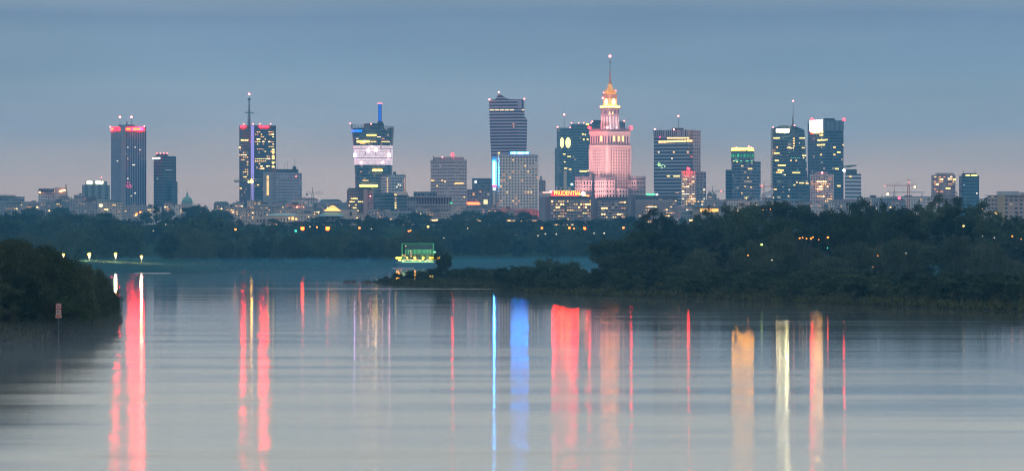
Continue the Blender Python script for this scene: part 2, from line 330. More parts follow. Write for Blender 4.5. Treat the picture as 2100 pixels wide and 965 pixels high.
def crown_mesh(name, rng, H, Wd, kind, n, leaf, mat):
    """leaf sprays spread through clumps that sit at the ends of the limbs; returns mesh and clump centres"""
    cs = []
    if kind == 'broad': nb = 34
    elif kind == 'tall': nb = 40
    elif kind == 'willow': nb = 30
    elif kind == 'shrub': nb = 16
    else: nb = 16
    if n > 20000: nb = 80
    for k in range(nb):
        for _ in range(50):
            t = rng.random()
            if kind == 'broad': z = .22+.78*t; prof = math.sin(math.pi*min(1, max(0, (z-.10)/.98)))**.6
            elif kind == 'tall': z = .14+.86*t; prof = (math.sin(math.pi*min(1, max(0, (z-.04)/1.06))))**.75
            elif kind == 'willow': z = .12+.88*t; prof = math.sqrt(max(0, 1-((z-.42)/.6)**2))
            else: z = .12+.86*t; prof = math.sqrt(max(0, 1-((z-.30)/.72)**2))
            a = rng.random()*6.283; r = prof*(.35+.62*rng.random()**.5)*Wd/2
            r *= 1+.22*math.sin(a*2+z*7)
            c = (r*math.cos(a), r*math.sin(a), z*H*(.93 if z > .8 else 1)+rng.normal()*.02*H)
            if all((c[0]-d[0])**2+(c[1]-d[1])**2+(c[2]-d[2])**2 > ((.07 if n > 20000 else .13)*Wd)**2 for d in cs): break
        cs.append(c)
    cs = np.array(cs)
    rad = Wd*(rng.uniform(.05, .13, nb) if n > 20000 else rng.uniform(.07, .19, nb))
    w = rad**2/np.sum(rad**2); idx = rng.choice(nb, n, p=w)
    d = rng.normal(size=(n, 3)); d /= np.linalg.norm(d, axis=1)[:, None]
    rr = rad[idx]*(rng.random(n)**.45)*(1+.35*(rng.random(n) < .12))
    p = cs[idx]+d*rr[:, None]*np.array([1, 1, .8])
    if kind == 'willow':
        drop = (rng.random(n)**1.5)*.28*H; p[:, 2] -= drop*(rng.random(n) < .6)
    # loose twigs that break the outline
    nt_, per = (70, 26) if n > 20000 else (46, 16) if n > 5000 else (18, 10)
    q0 = 0
    for _ in range(nt_):
        j = rng.integers(nb); d0 = cs[j]-np.array([0, 0, H*.45]); d0 = d0/(np.linalg.norm(d0)+1e-6)+rng.normal(size=3)*.45; d0 /= np.linalg.norm(d0)
        if kind == 'willow': d0[2] -= .5
        else: d0[2] = abs(d0[2])*.8+.15
        t = np.linspace(.55, 1, per)[:, None]*rad[j]*rng.uniform(1.3, 2.3)
        p[q0:q0+per] = cs[j]+d0*t+rng.normal(size=(per, 3))*leaf*.9; q0 += per
    p[:, 2] = np.clip(p[:, 2], .3, H*1.12)
    a = rng.normal(size=(n, 3)); a /= np.linalg.norm(a, axis=1)[:, None]
    b = np.cross(a, rng.normal(size=(n, 3))); b /= np.linalg.norm(b, axis=1)[:, None]
    if kind == 'willow': a[:, 2] = -np.abs(a[:, 2])-1.2; a /= np.linalg.norm(a, axis=1)[:, None]; b = np.cross(a, rng.normal(size=(n, 3))); b /= np.linalg.norm(b, axis=1)[:, None]
    L1 = leaf*rng.uniform(.7, 1.6, n)[:, None]; L2 = leaf*rng.uniform(.25, .6, n)[:, None]
    if kind == 'willow': L1 = L1*1.5; L2 = L2*.7
    v = np.stack([p-a*L1, p+b*L2, p+a*L1, p-b*L2], 1).reshape(-1, 3)
    me = bpy.data.meshes.new(name); me.vertices.add(4*n); me.vertices.foreach_set('co', v.astype(np.float32).ravel())
    me.loops.add(4*n); me.loops.foreach_set('vertex_index', np.arange(4*n, dtype=np.int32))
    me.polygons.add(n); me.polygons.foreach_set('loop_start', np.arange(0, 4*n, 4, dtype=np.int32)); me.polygons.foreach_set('loop_total', np.full(n, 4, dtype=np.int32))
    me.update(calc_edges=True); me.validate(); me.materials.append(mat)
    return me, cs
def trunk_mesh(name, rng, H, Wd, cs, kind):
    b = MB(); r = H*.018
    top = .72*H if kind != 'shrub' else .35*H
    pts = [Vector((0, 0, -.8))]; 
    for k in range(1, 6): pts.append(Vector((rng.normal()*.012*H, rng.normal()*.012*H, top*k/5)))
    for k in range(5): b.tube(pts[k], pts[k+1], r*(1-.17*k), r*(1-.17*(k+1)), 7)
    for c in cs:
        z = max(.12*H, c[2]*.55); j = min(4, int(z/top*5)); f = z/top*5-j
        st = pts[j].lerp(pts[min(5, j+1)], min(1, f)); mid = st.lerp(Vector(c), .55)+Vector((0, 0, .03*H))
        b.tube(st, mid, r*.38, r*.24, 5); b.tube(mid, Vector(c), r*.24, r*.08, 5)
    return b.mesh(name, BARK)
PROTO = {}
def make_protos():
    rng = np.random.default_rng(3)
    spec = {'broad': [(16, 15, 9000, .34)]*4, 'tall': [(25, 13, 11000, .36)]*4, 'willow': [(13, 13, 9000, .32)]*3, 'shrub': [(4.2, 5.5, 2600, .19)]*4,
            'near': [(12, 11, 30000, .13)]*3, 'far': [(16, 15, 3500, .55)]*3}
    for k, L in spec.items():
        PROTO[k] = []
        for (H, Wd, n, leaf) in L:
            kk = {'near': 'broad' if len(PROTO[k]) < 2 else 'willow', 'far': 'broad'}.get(k, k)
            H2, W2_ = H*rng.uniform(.95, 1.05), Wd*rng.uniform(.9, 1.1)
            me, cs = crown_mesh('crown', rng, H2, W2_, kk, n, leaf, FOLW if kk == 'willow' else FOL)
            PROTO[k].append((me, trunk_mesh('trunk', rng, H2, W2_, cs, 'shrub' if kk == 'shrub' else kk), H2, W2_))
make_protos()
KEEP = []        # (px, py, D): lamps that the trees in front must leave free
def place_tree(kind, px, D, topy, name, label, cat, group, wid=None, z=None, keepout=True):
    if keepout:      # a tree that would hide a lamp stands behind it instead
        for (kx, ky, kd) in KEEP:
            if kd >= D-5 and abs(kx-px) < (wid or 13)*.5*FPX/D*.9 and ky > topy+2 and kd-D < 700 and kd < 3500: D = kd+R.uniform(25, 70)
    x = px_x(px, D); g = gz(x, D) if z is None else z
    h = py_z(topy, D)-g
    if h < 3.5: h = 3.5
    cme, tme, H, Wd = R.choice(PROTO[kind])
    s = h/H; sw = s*R.uniform(.85, 1.15)
    if kind == 'tall' and h < 18: sw *= 1.15
    if wid: sw = wid/Wd
    hw = Wd*sw/2*FPX/D
    if keepout:
        for (kx, ky, kd) in KEEP:
            if kd >= D-5 and abs(kx-px) < hw*.85 and ky > topy+2: return None
    o = empty(name, (x, D, g), uniq(label), cat, group); o.rotation_euler.z = R.random()*6.28; o.scale = (sw, sw, s)
    c = link('crown', cme, None, o); t = link('trunk', tme, None, o)
    return o

# ------------------------------------------------------------------ buildings
class Bld:
    def __init__(s, name, label, cat, px, D, group=None, base=None):
        s.D = D; x = px_x(px, D); s.z0 = gz(x, D)-1 if base is None else base
        s.o = empty(name, (x, D, s.z0), label, cat, group); s.ox = x; s.nlit = 0; s.blocks = []
    def rel(s, p): return (p[0]-s.ox, p[1]-s.D)
    def block(s, part, x0, xc, x1, ytop, mat, ybot=None, dD=0, th=32, depth=None, parent=None, grow=0):
        """rectangular block seen corner-on: left edge x0, near corner xc, right edge x1 (photo columns at this distance)"""
        D = s.D+dD; k = D/FPX
        X0, XC, X1 = px_x(x0, D), px_x(xc, D), px_x(x1, D)
        if xc <= x0+.01:
            dd = depth or max(14, (X1-X0)*.7); f = [(X0, D), (X1, D), (X1, D+dd), (X0, D+dd)]
        elif xc >= x1-.01: 
            dd = depth or max(14, (X1-X0)*.7); f = [(X0, D), (X1, D), (X1, D+dd), (X0, D+dd)]
        else:
            t = math.radians(th); L2 = (X1-XC)/math.cos(t); L1 = (XC-X0)/math.sin(t)
            a = (math.cos(t), math.sin(t)); bb = (-math.sin(t), math.cos(t))
            f = [(XC, D), (XC+a[0]*L2, D+a[1]*L2), (XC+a[0]*L2+bb[0]*L1, D+a[1]*L2+bb[1]*L1), (XC+bb[0]*L1, D+bb[1]*L1)]
        zt = py_z(ytop, D)-s.z0; zb = 0 if ybot is None else py_z(ybot, D)-s.z0
        fr = [s.rel(p) for p in f]
        m = MB(); m.prism(fr, zb, zt); ob = m.build(part, mat, parent or s.o)
        blk = dict(f=fr, zb=zb, zt=zt, ob=ob, D=D); s.blocks.append(blk)
        return blk
    def hit(s, blk, px, py):
        """point of a block's front seen at photo pixel (px,py): local x,y,z and wall angle"""
        k = (px-CX)/FPX; f = blk['f']; n = len(f); best = None
        for i in range(n):
            a = (f[i][0]+s.ox, f[i][1]+s.D); b = (f[(i+1) % n][0]+s.ox, f[(i+1) % n][1]+s.D)
            ex, ey = b[0]-a[0], b[1]-a[1]; den = ex-k*ey
            if abs(den) < 1e-9: continue
            t = (k*a[1]-a[0])/den
            if -1e-3 <= t <= 1.001:
                y = a[1]+t*ey
                if best is None or y < best[1]: best = (a[0]+t*ex, y, math.atan2(ey, ex))
        if best is None: return None
        x, y, ang = best
        return (x-s.ox, y-s.D, py_z(py, y)-s.z0, ang, y/FPX)
    def patch(s, blk, px, py, w, h, mat, name='lit_window', out=.25, thick=.5, mesh=None):
        """thin box w x h photo pixels large lying on the front"""
        q = s.hit(blk, px, py)
        if q is None: return None
        if name == 'lit_window':
            if s.nlit >= 98: return None
            s.nlit += 1
        x, y, z, ang, k = q
        me = UNIT(mat)
        o = link(name, me, None, s.o, (x+math.sin(ang)*out, y-math.cos(ang)*out, z)); o.rotation_euler.z = ang
        o.scale = (max(.3, w*k/max(.35, math.cos(ang))), thick, h*k); return o
    def tubes(s, blk, px, py, w, h, col, k, name, n, out=.25, thick=.5, gap=.35, seed=0):
        """a lit strip built of n separate tubes of uneven brightness"""
        rr = random.Random(seed+int(px)); p = w/n
        for i in range(n):
            s.patch(blk, px-w/2+(i+.5)*p, py, p*(1-gap), h, glow(col, k*rr.choice([.25, .5, .8, 1.2, 2.0]), True), name, out, thick)
    def lit(s, blk, n, x0, x1, y0, y1, w=2.2, h=1.6, dx=3.2, dy=5.5, mats=None, seed=0, run=.3):
        """n scattered lit panes on the floor/bay grid between photo rows and columns"""
        hot = glow((1, .50, .14), 4.5, True); rr = random.Random(seed+int(x0)); mats = mats or [WARM, WARM, WARM2, WHITEW, DIMW]; seen = set(); tries = 0
        nx, ny = max(1, int((x1-x0)/dx)), max(1, int((y1-y0)/dy))
        while n > 0 and tries < 4000:
            tries += 1; i, j = rr.randrange(nx), rr.randrange(ny)
            L = 1+(rr.random() < run)*rr.randrange(1, 4); m = rr.choice(mats)
            for q in range(L):
                if (i+q, j) in seen or i+q >= nx or n <= 0: continue
                seen.add((i+q, j)); n -= 1; m = hot if n % 8 == 3 else m
                s.patch(blk, x0+(i+q+.5)*dx, y0+(j+.5)*dy, w*rr.uniform(.8, 1.15), h*rr.uniform(.8, 1.1), m)
    def mast(s, px, ytop, ybot, r=.5, beacon=True, name='antenna', dD=6, lattice=False, rb=1.3):
        D = s.D+dD; x = px_x(px, D)-s.ox; y = dD; z0 = py_z(ybot, D)-s.z0-1; z1 = py_z(ytop, D)-s.z0
        b = MB(); 
        if lattice:
            zz = [z0+(z1-z0)*t for t in (0, .3, .55, .8, 1)]; rad = [r*2.3, r*1.8, r*1.3, r*.6, r*.3]
            for q in range(4): b.tube((x, y, zz[q]), (x, y, zz[q+1]), rad[q]*.7, rad[q+1]*.7, 6)
            for q in range(14):
                zc = z0+(z1-z0)*(q+.5)/18; rr = r*(3.4-q*.16); b.box(x-rr, x+rr, y-rr, y+rr, zc, zc+.9)
            zc = z0+(z1-z0)*.42; b.box(x-r*7, x+r*7, y-.8, y+.8, zc, zc+1.2)
            zc = z0+(z1-z0)*.80; b.box(x-r*2.2, x+r*2.2, y-.8, y+.8, zc, zc+3)
        else: b.tube((x, y, z0), (x, y, z1), r, r*.5, 6)
        b.build(name, METAL, s.o)
        if beacon: s.beacon(px, ytop, dD, rb)
    def beacon(s, px, py, dD=4, r=1.3, mat=None):
        r *= .72; D = s.D+dD; o = link('warning_light', BALL(mat or REDL), None, s.o, (px_x(px, D)-s.ox, dD, py_z(py, D)-s.z0)); o.scale = (r, r, r); return o
    def foot_box(s, part, x0, x1, y0, y1, mat, dD=0, depth=8, parent=None):
        return s.block(part, x0, x0, x1, y0, mat, ybot=y1, dD=dD, depth=depth, parent=parent)
_unit = {}
def UNIT(mat):
    if mat.name not in _unit:
        b = MB(); b.box(-.5, .5, -.5, .5, -.5, .5); _unit[mat.name] = b.mesh('panel', mat)
    return _unit[mat.name]
_ball = {}
def BALL(mat):
    if mat.name not in _ball:
        b = MB(); b.lathe([(0, -1), (.5, -.87), (.87, -.5), (1, 0), (.87, .5), (.5, .87), (0, 1)], 10); _ball[mat.name] = b.mesh('bulb', mat, True)
    return _ball[mat.name]
REDL = glow((1, .13, .12), 6, True); REDX = glow((1, .0028, .0045), 45, True)

def skyline():
    # ---- red-topped tower
    b = Bld('office_tower', 'dark office tower with a glowing red band round its top and two red beacons', 'skyscraper', 260, 5000)
    fa = facade((.20, .21, .30), (.018, .030, .06), bay=2.6, floor=60, wf=.60, hf=1.0, var=.3, blind=0)
    k = b.block('shaft', 224, 250, 297, 259, fa, th=36)
    b.block('service_core', 247, 249, 257.5, 257.5, plain((.22, .22, .27), .7), dD=-3, th=36)
    for (x0, x1) in ((225.5, 246), (258.5, 296)):
        b.tubes(k, (x0+x1)/2, 264.5, x1-x0, 6.2, (1, .0002, .0009), 300, 'light_tube', 8 if x0 < 240 else 16, .12, .3, .12)
    for (x, w) in ((231, 4), (263, 8), (280, 14)): b.patch(k, x, 264.5, w, 3.4, glow((1, .22, .015), 5), 'light_tube', .5, .4)
    b.mast(246, 240, 259, .35, rb=2.0); b.mast(269.5, 240, 259, .35, rb=2.0); b.mast(260, 249, 258, 1.3, False)
    b.foot_box('plant_room', 243, 275, 256, 260, DARK, dD=8)
    for (x, y, w) in ((241, 330, 2.4), (262, 302, 1.6), (277, 302, 1.4), (287, 307, 1.8), (257.5, 316, 1.4), (262, 325, 1.2), (274, 338, 5), (262, 366, 2), (277, 396, 2.5), (279, 420, 4), (269, 402, 1.5)):
        b.patch(k, x, y, w, 1.8, WHITEW)
    for (x, y) in ((261, 374), (265, 374), (258, 379), (262, 380), (266, 379), (269, 381), (260, 383), (264, 384), (268, 384), (257, 382)):
        b.patch(k, x, y, 1.7, 1.7, glow((1, .08, .25), 1.8), 'sign_lamp')
    b.beacon(226, 260, -2, 1.2); b.beacon(296, 259, 15, 1.2)
    # ---- narrow dark tower
    b = Bld('office_tower', 'narrow dark blue tower with a short white sign on its top left corner', 'skyscraper', 337, 5000)
    fg = facade((.045, .075, .10), (.03, .055, .08), bay=3, floor=3.8, wf=.9, hf=.6, metal=.2, blind=.03)
    k = b.block('shaft', 312, 333, 360, 320, fg); b.block('side_wing', 340, 352, 363.5, 372, fg, dD=-2)
    b.foot_box('roof_screen', 320, 344, 315, 321, DARK, dD=8); b.patch(k, 321, 324.5, 18, 4, glow((1, .95, .8), 2.2), 'sign_panel')
    for x in (322, 329, 336, 343): b.beacon(x, 314.5, 7, .8)
    b.patch(k, 323, 366, 2, 2, COOL); b.patch(k, 346, 348, 14, 1.2, glow((.6, .7, .8), .35))
    # ---- church dome
    b = Bld('church', 'small church with a green copper dome and lantern on the low roofs', 'church', 384, 4700)
    D = 4700; s = D/FPX; zc = lambda y: py_z(y, D)-b.z0; cop = plain((.13, .27, .24), .6)
    m = MB(); m.prism([(-9*s, -9*s), (9*s, -9*s), (9*s, 9*s), (-9*s, 9*s)], 0, zc(422)); m.build('nave', CONC, b.o)
    m = MB(); m.lathe([(10*s, zc(430)), (10*s, zc(418)), (10.6*s, zc(418)), (10.6*s, zc(416.5))], 20); m.build('drum', plain((.33, .31, .28), .8), b.o)
    m = MB(); m.lathe([(11.3*s, zc(417)), (11.2*s, zc(413)), (9.6*s, zc(408)), (6*s, zc(404)), (2.4*s, zc(402)), (1.8*s, zc(402))], 24); m.build('dome', cop, b.o, True)
    m = MB(); m.lathe([(2*s, zc(403)), (2*s, zc(398)), (2.8*s, zc(398)), (1*s, zc(395)), (.5*s, zc(394)), (.4*s, zc(390)), (.01, zc(389))], 12); m.build('lantern', cop, b.o, True)
    # ---- mast tower
    b = Bld('office_tower', 'dark tower speckled with yellow windows, a violet lit stripe and a tall lattice mast', 'skyscraper', 526, 5000)
    fa = facade((.04, .055, .075), (.018, .03, .045), bay=3.2, floor=3.9, wf=.75, hf=.6, var=.4, blind=.02, dim=.03)
    k = b.block('shaft', 488, 516, 564, 258, fa, th=36)
    b.block('parapet', 487.6, 516, 564.4, 256.5, plain((.05, .055, .08), .6), ybot=259, dD=-.5, th=36)
    kk = b.block('lift_core', 513, 515, 521.5, 257, plain((.22, .2, .32), .7), dD=-4, th=36)
    m = b.patch(kk, 517.6, 336, 5.4, 157, glow((.40, .34, .95), .85), 'light_stripe', .3, .3)
    b.mast(511, 193, 258, .8, True, lattice=True, rb=1.9)
    for x in (500, 519, 533, 555): b.beacon(x, 254, 5, 1.0)
    rp_ = glow((1, .0001, .0004), 620, True); b.patch(k, 499, 259.6, 10, 1.8, rp_, 'light_panel'); b.patch(k, 541, 259.6, 18, 1.8, rp_, 'light_panel')
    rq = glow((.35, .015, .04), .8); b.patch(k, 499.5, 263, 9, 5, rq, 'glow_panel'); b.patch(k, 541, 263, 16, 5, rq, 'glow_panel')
    b.lit(k, 28, 490, 511, 275, 368, dx=4, dy=5, w=2.1, h=1.7, mats=[WARM, YELL, DIMW]); b.lit(k, 62, 522, 563, 268, 348, dx=4, dy=5, w=2.5, h=1.8, run=.5, seed=5, mats=[WARM, YELL, YELL, WARM2])
    for y in (307, 312, 320, 325, 333, 342): b.patch(k, 560, y, 5, 3.4, YELL)
    for (x, y) in ((494, 386), (529, 379), (537, 357), (509, 368)): b.patch(k, x, y, 4, 2.6, WARM)
    # ---- grey block with aerials
    b = Bld('office_block', 'grey concrete office block with roof aerials and one lit stairwell', 'office building', 580, 4750)
    fb = facade((.24, .24, .29), (.05, .06, .09), bay=3.0, floor=3.6, wf=.55, hf=.55, dim=.01)
    k = b.block('main_block', 539, 566, 618, 354, fb, th=22); b.block('upper_floor', 546, 566, 611, 346.5, DARK, ybot=355, dD=6, th=22)
    b.block('end_wall', 539.5, 540, 562, 352.5, plain((.25, .26, .29), .8), dD=-1, th=22)
    for i in range(11): b.patch(b.blocks[-1], 549, 361.5+i*3.7, 4.2, 2.6, WARM)
    for (x, y) in ((569.5, 325), (583, 333), (589, 326), (604, 323)): b.mast(x, y, 348, .22, False, dD=14)
    b.foot_box('plant_room', 600, 607, 341, 347, DARK, dD=12); b.patch(k, 608, 360, 2, 2, WARM2)
    # ---- flared glass tower
    D = 4900; b = Bld('glass_tower', 'flared glass tower with a pink lit middle band and a blue mast', 'skyscraper', 763, D)
    lv = [(425, 727.5, 802.5), (385, 727.3, 802.6), (345, 726, 803), (338, 725.5, 803), (298, 723.3, 804), (262, 719.5, 806.5), (255, 718, 807)]
    def ring(xl, xr, n=18):
        c = (px_x((xl+xr)/2, D)-b.ox); h = (xr-xl)/2*D/FPX; pts = []
        for q in range(n): t = math.pi*(1+q/(n-1)); pts.append((c+h*math.copysign(abs(math.cos(t))**.55, math.cos(t)), h*.75+h*.85*math.copysign(abs(math.sin(t))**.9, math.sin(t))))
        pts += [(c+h, h*1.6), (c-h, h*1.6)]; return pts
    gm = facade((.06, .09, .115), (.022, .042, .06), bay=3.0, floor=3.9, wf=.86, hf=.62, metal=.15, dim=.03)
    pm = None
    for (y0, a0, a1), (y1, c0, c1) in zip(lv, lv[1:]):
        if y1 < 256: continue
        m = MB(); m.prism(ring(a0, a1), py_z(y0, D)-b.z0 if y0 < 420 else 0, py_z(y1, D)-b.z0, ring(c0, c1))
        if y0 == 338:
            pk, nt, N, L, P = new_mat('lit_floors'); uv = N.new('ShaderNodeUVMap'); sp = N.new('ShaderNodeSeparateXYZ'); L.new(uv.outputs[0], sp.inputs[0])
            def M(op, a, bb):
                n = N.new('ShaderNodeMath'); n.operation = op
                for i, v in enumerate((a, bb)):
                    if isinstance(v, (int, float)): n.inputs[i].default_value = v
                    else: L.new(v, n.inputs[i])
                return n.outputs[0]
            u = M('DIVIDE', sp.outputs[0], 1.6); v = M('DIVIDE', sp.outputs[1], 3.9)
            cb = N.new('ShaderNodeCombineXYZ'); L.new(M('FLOOR', u, 0), cb.inputs[0]); L.new(M('FLOOR', v, 0), cb.inputs[1]); wn = N.new('ShaderNodeTexWhiteNoise'); L.new(cb.outputs[0], wn.inputs['Vector'])
            slab = M('GREATER_THAN', M('FRACT', v, 0), .16); big = M('GREATER_THAN', M('FRACT', M('DIVIDE', sp.outputs[1], 11.7), 0), .09)
            on = M('MULTIPLY', M('ADD', M('MULTIPLY', slab, .35), .65), M('ADD', M('MULTIPLY', big, .65), .35))
            dk = M('LESS_THAN', wn.outputs['Value'], .97); st = M('MULTIPLY', M('MULTIPLY', on, M('ADD', M('MULTIPLY', wn.outputs['Value'], .3), .65)), M('ADD', M('MULTIPLY', dk, .75), .25))
            P.inputs['Base Color'].default_value = (.2, .18, .2, 1); P.inputs['Emission Color'].default_value = (1, .76, .83, 1)
            L.new(M('MULTIPLY', st, 1.15), P.inputs['Emission Strength']); pk.cycles.emission_sampling = 'AUTO'
            m.build('lit_floors', pk, b.o)
        else: m.build('glass_shaft', gm, b.o)
    # open crown: posts and rails round a dark core
    STRIP = glow((1, .56, .06), 4.5, True)
    r0, r1 = ring(719.5, 806.5), ring(718, 807)
    m = MB(); za, zb2 = py_z(262, D)-b.z0, py_z(254, D)-b.z0
    for q in range(0, 18): 
        zt = zb2-(r1[q][0]+27)*.06
        m.tube((r0[q][0], r0[q][1], za), (r1[q][0], r1[q][1], zt), .35, .3, 5)
        if q: 
            for f in (.35, .7, 1): m.tube((r1[q-1][0], r1[q-1][1], za+(zb2-(r1[q-1][0]+27)*.06-za)*f), (r1[q][0], r1[q][1], za+(zt-za)*f), .22, .22, 4)
    m.build('crown_frame', METAL, b.o)
    b.block('crown_core', 744, 760, 787, 252.5, DARK, ybot=264, dD=16, th=20); b.block('core_head', 774, 776, 785, 249, DARK, ybot=254, dD=15, th=20)
    m = MB(); mx = px_x(779, D+18)-b.ox; m.box(mx-1.9, mx+1.9, 18, 21, py_z(251, D)-b.z0, py_z(212, D)-b.z0); m.build('mast', glow((.02, .16, .85), .75), b.o)
    m = MB(); m.box(mx-2.3, mx-1.9, 17.6, 21.4, py_z(251, D)-b.z0, py_z(212, D)-b.z0); m.box(mx+1.9, mx+2.3, 17.6, 21.4, py_z(251, D)-b.z0, py_z(212, D)-b.z0); m.build('mast_frame', METAL, b.o)
    m = MB(); m.box(mx-3, mx+3, 17, 22, py_z(212, D)-b.z0, py_z(210, D)-b.z0); m.build('warning_light', glow((1, .25, .3), 2.5), b.o)
    fk = dict(f=[b.rel((px_x(722, D), D+2)), b.rel((px_x(804, D), D+2)), b.rel((px_x(804, D), D+9)), b.rel((px_x(722, D), D+9))])
    fk['f'] = ring(724, 803.5)
    for (x, y, w, h, mt) in ((733, 268.5, 21, 5, glow((.0, .22, 1), 1.5)), (762, 277, 20, 1.6, STRIP), (745, 290.5, 26, 2.6, STRIP), (766, 290.5, 12, 2.2, WARM), (790, 290.5, 16, 2, WARM),
                             (744, 294, 10, 1.6, WARM), (774, 349, 20, 4, STRIP), (750, 370, 12, 1.6, WARM), (756, 380.5, 37, 4, STRIP), (734, 284, 3, 1.6, WHITEW), (777, 281, 8, 1.4, WHITEW), (785, 284, 5, 1.4, WARM2), (741, 352, 3, 1.4, WARM2), (790, 366, 5, 1.4, DIMW)):
        q = b.patch(fk, x, y, w, h, mt, 'light_strip' if w > 12 else 'lit_window', 1.2, 1.6)
    for (x, y, w, h, c_) in ((755, 308, 2, 5, (1, .74, .80)), (771, 307, 2.2, 6, (1, .76, .74)), (763, 301, 2, 3, (1, .60, .45)), (741, 333, 2, 3, (1, .5, .5)), (784, 333, 2, 3, (1, .55, .6)), (729, 318, 1.6, 8, (.7, .45, 1)), (797, 318, 1.6, 8, (1, .45, .6)), (748, 290, 2, 3, (1, .6, .3))):
        b.patch(fk, x, y, w, h, glow(c_, 14, True), 'light_tube', 1.3, 1)  # two real bright spots; the other tubes are added to streak the water
    b.beacon(718.5, 253, 12, 1.0); b.beacon(761, 254, 8, 1.1)
    # ---- white block with lit stairwells
    b = Bld('office_block', 'pale office block with two rows of lit stair windows beside the flared tower', 'office building', 806, 4700)
    fb = facade((.30, .32, .34), (.05, .07, .10), bay=3.4, floor=3.5, wf=.7, hf=.5, dim=.03)
    k = b.block('main_block', 779, 803, 832, 358, fb, th=16); b.foot_box('plant_room', 806, 812, 352, 359, DARK, dD=10); b.mast(825, 348, 358, .25, False)
    for i in range(8): b.patch(k, 795, 366+i*4.2, 2.4, 2, WARM); b.patch(k, 829.5, 366+i*4.2, 2, 2, WARM2)
    for (x, y) in ((817, 378), (814, 383), (821, 380)): b.patch(k, x, y, 2.5, 2, WHITEW)
    # ---- brown block
    b = Bld('office_block', 'brown slab office block with lit windows and a blank pink stair tower', 'office building', 738, 4100)
    k = b.block('main_block', 711, 712, 745, 389, facade((.17, .12, .115), (.035, .035, .05), bay=2.4, floor=3.0, wf=.6, hf=.6, dim=.05), th=20)
    b.block('stair_tower', 745.3, 745.3, 753, 388, plain((.34, .24, .23), .8), dD=-1); b.block('end_block', 753, 753, 765, 390, facade((.24, .16, .16), (.05, .04, .05), bay=3, floor=3), dD=.5)
    b.foot_box('roof_screen', 714, 762, 385.5, 389, DARK, dD=4)
    for (x, y, w) in ((721, 407, 3), (725, 407, 4), (730, 407, 6), (720, 413.5, 6), (726, 413.5, 3), (737, 413.5, 6), (743, 413.5, 3), (730, 420, 3), (727, 426, 7), (716, 421, 2), (734, 432, 3)): b.patch(k, x, y, w, 2.4, YELL if w > 3 else WARM)
    b.beacon(759.5, 402, -2, .9)
    # ---- dark glass blocks
    b = Bld('glass_block', 'low dark blue glass office block right of the brown block', 'office building', 787, 4250)
    b.block('main_block', 766, 790, 808, 395, facade((.06, .09, .11), (.03, .055, .08), bay=30, floor=3.6, wf=1, hf=.7, metal=.2), th=30)
    b = Bld('glass_block', 'low glass office block with a lit stair and a cream lit top floor', 'office building', 822, 4300)
    k = b.block('main_block', 808, 809, 838, 400, facade((.09, .12, .14), (.035, .055, .075), bay=4, floor=3.6, wf=.9, hf=.6, dim=.03)); q = b.block('top_floor', 806, 806, 836, 393.5, plain((.5, .42, .36), .7), ybot=400, dD=1)
    b.patch(k, 811.5, 399, 8, 1.6, YELL)
    for i in range(7): b.patch(k, 811, 405+i*3.6, 3, 1.8, YELL if i > 2 else DIMW)
    # ---- long colonnaded block
    b = Bld('museum', 'long grey colonnaded block with a dark attic storey', 'public building', 880, 4150)
    k = b.block('main_block', 835, 836, 925, 404, facade((.20, .20, .22), (.04, .05, .07), bay=3.4, floor=12, wf=.45, hf=.75, blind=.02)); b.foot_box('attic', 848, 896, 393, 405, facade((.07, .09, .11), (.02, .03, .04), bay=4, floor=4), dD=8, depth=20)
    b.foot_box('cornice', 833.5, 926.5, 402.5, 404.5, CONC, dD=-1.5, depth=30); q = b.foot_box('terrace', 834, 930, 419, 421, CONC, dD=-6, depth=8)
    b.foot_box('front_pavilion', 835, 856, 408, 440, facade((.11, .12, .14), (.03, .04, .05), bay=3, floor=5), dD=-5, depth=6)
    b.patch(k, 924, 416, 3, 2.4, glow((.05, 1, .3), 2.2), 'sign_lamp', 1.5)
    # ---- beige grid tower
    b = Bld('apartment_tower', 'broad beige tower of close window rows with a red glow on its roof', 'tower block', 925, 4800)
    fb = facade((.36, .29, .29), (.05, .045, .06), bay=3.0, floor=4.0, wf=.62, hf=.45, dim=.02)
    k = b.block('main_block', 882, 927, 957, 329, fb, th=44); b.block('cornice', 881.6, 927, 957.4, 327, plain((.36, .29, .29), .8), ybot=332, dD=-.5, th=44)
    b.block('upper_floor', 889, 926, 951, 321.5, plain((.33, .25, .26), .8), ybot=329, dD=8, th=44); b.beacon(928, 317, 10, 2.6, REDX); b.beacon(907, 322, 14, 1.0); b.mast(889.5, 319, 328, .9, False, dD=22); b.mast(928, 311, 322, .2, False)
    b.patch(k, 942, 375.5, 16, 3, WARM)
    for (x, y) in ((907, 370), (897, 381), (952, 404), (886, 370), (913, 372), (933, 377), (889, 370)): b.patch(k, x, y, 3, 2.4, WARM)
    # ---- grey blocks and neon strip
    b = Bld('office_block', 'hazy grey glass block with a small white roof sign', 'office building', 985, 5100)
    k = b.block('main_block', 968, 969, 1009, 365, facade((.12, .15, .17), (.05, .07, .09), bay=4, floor=4, wf=.8, hf=.6)); b.patch(k, 973, 373, 4, 5, glow((1, 1, 1), 1.8), 'sign_panel', 3)
    b = Bld('office_block', 'low block with a red neon strip and a bright yellow hoarding', 'office building', 977, 4700)
    k = b.block('main_block', 957, 958, 1006, 388, facade((.18, .15, .16), (.06, .06, .08), bay=4, floor=4, dim=.04)); b.patch(k, 969, 417, 26, 4.5, glow((1, .09, .02), 4, True), 'neon_strip', 1); b.patch(k, 995, 414, 8, 9, glow((1, .85, .4), 1.4), 'hoarding', 1)
    b.patch(k, 971, 398, 3, 5, WARM2); b.patch(k, 985, 393, 3, 2, WARM2)
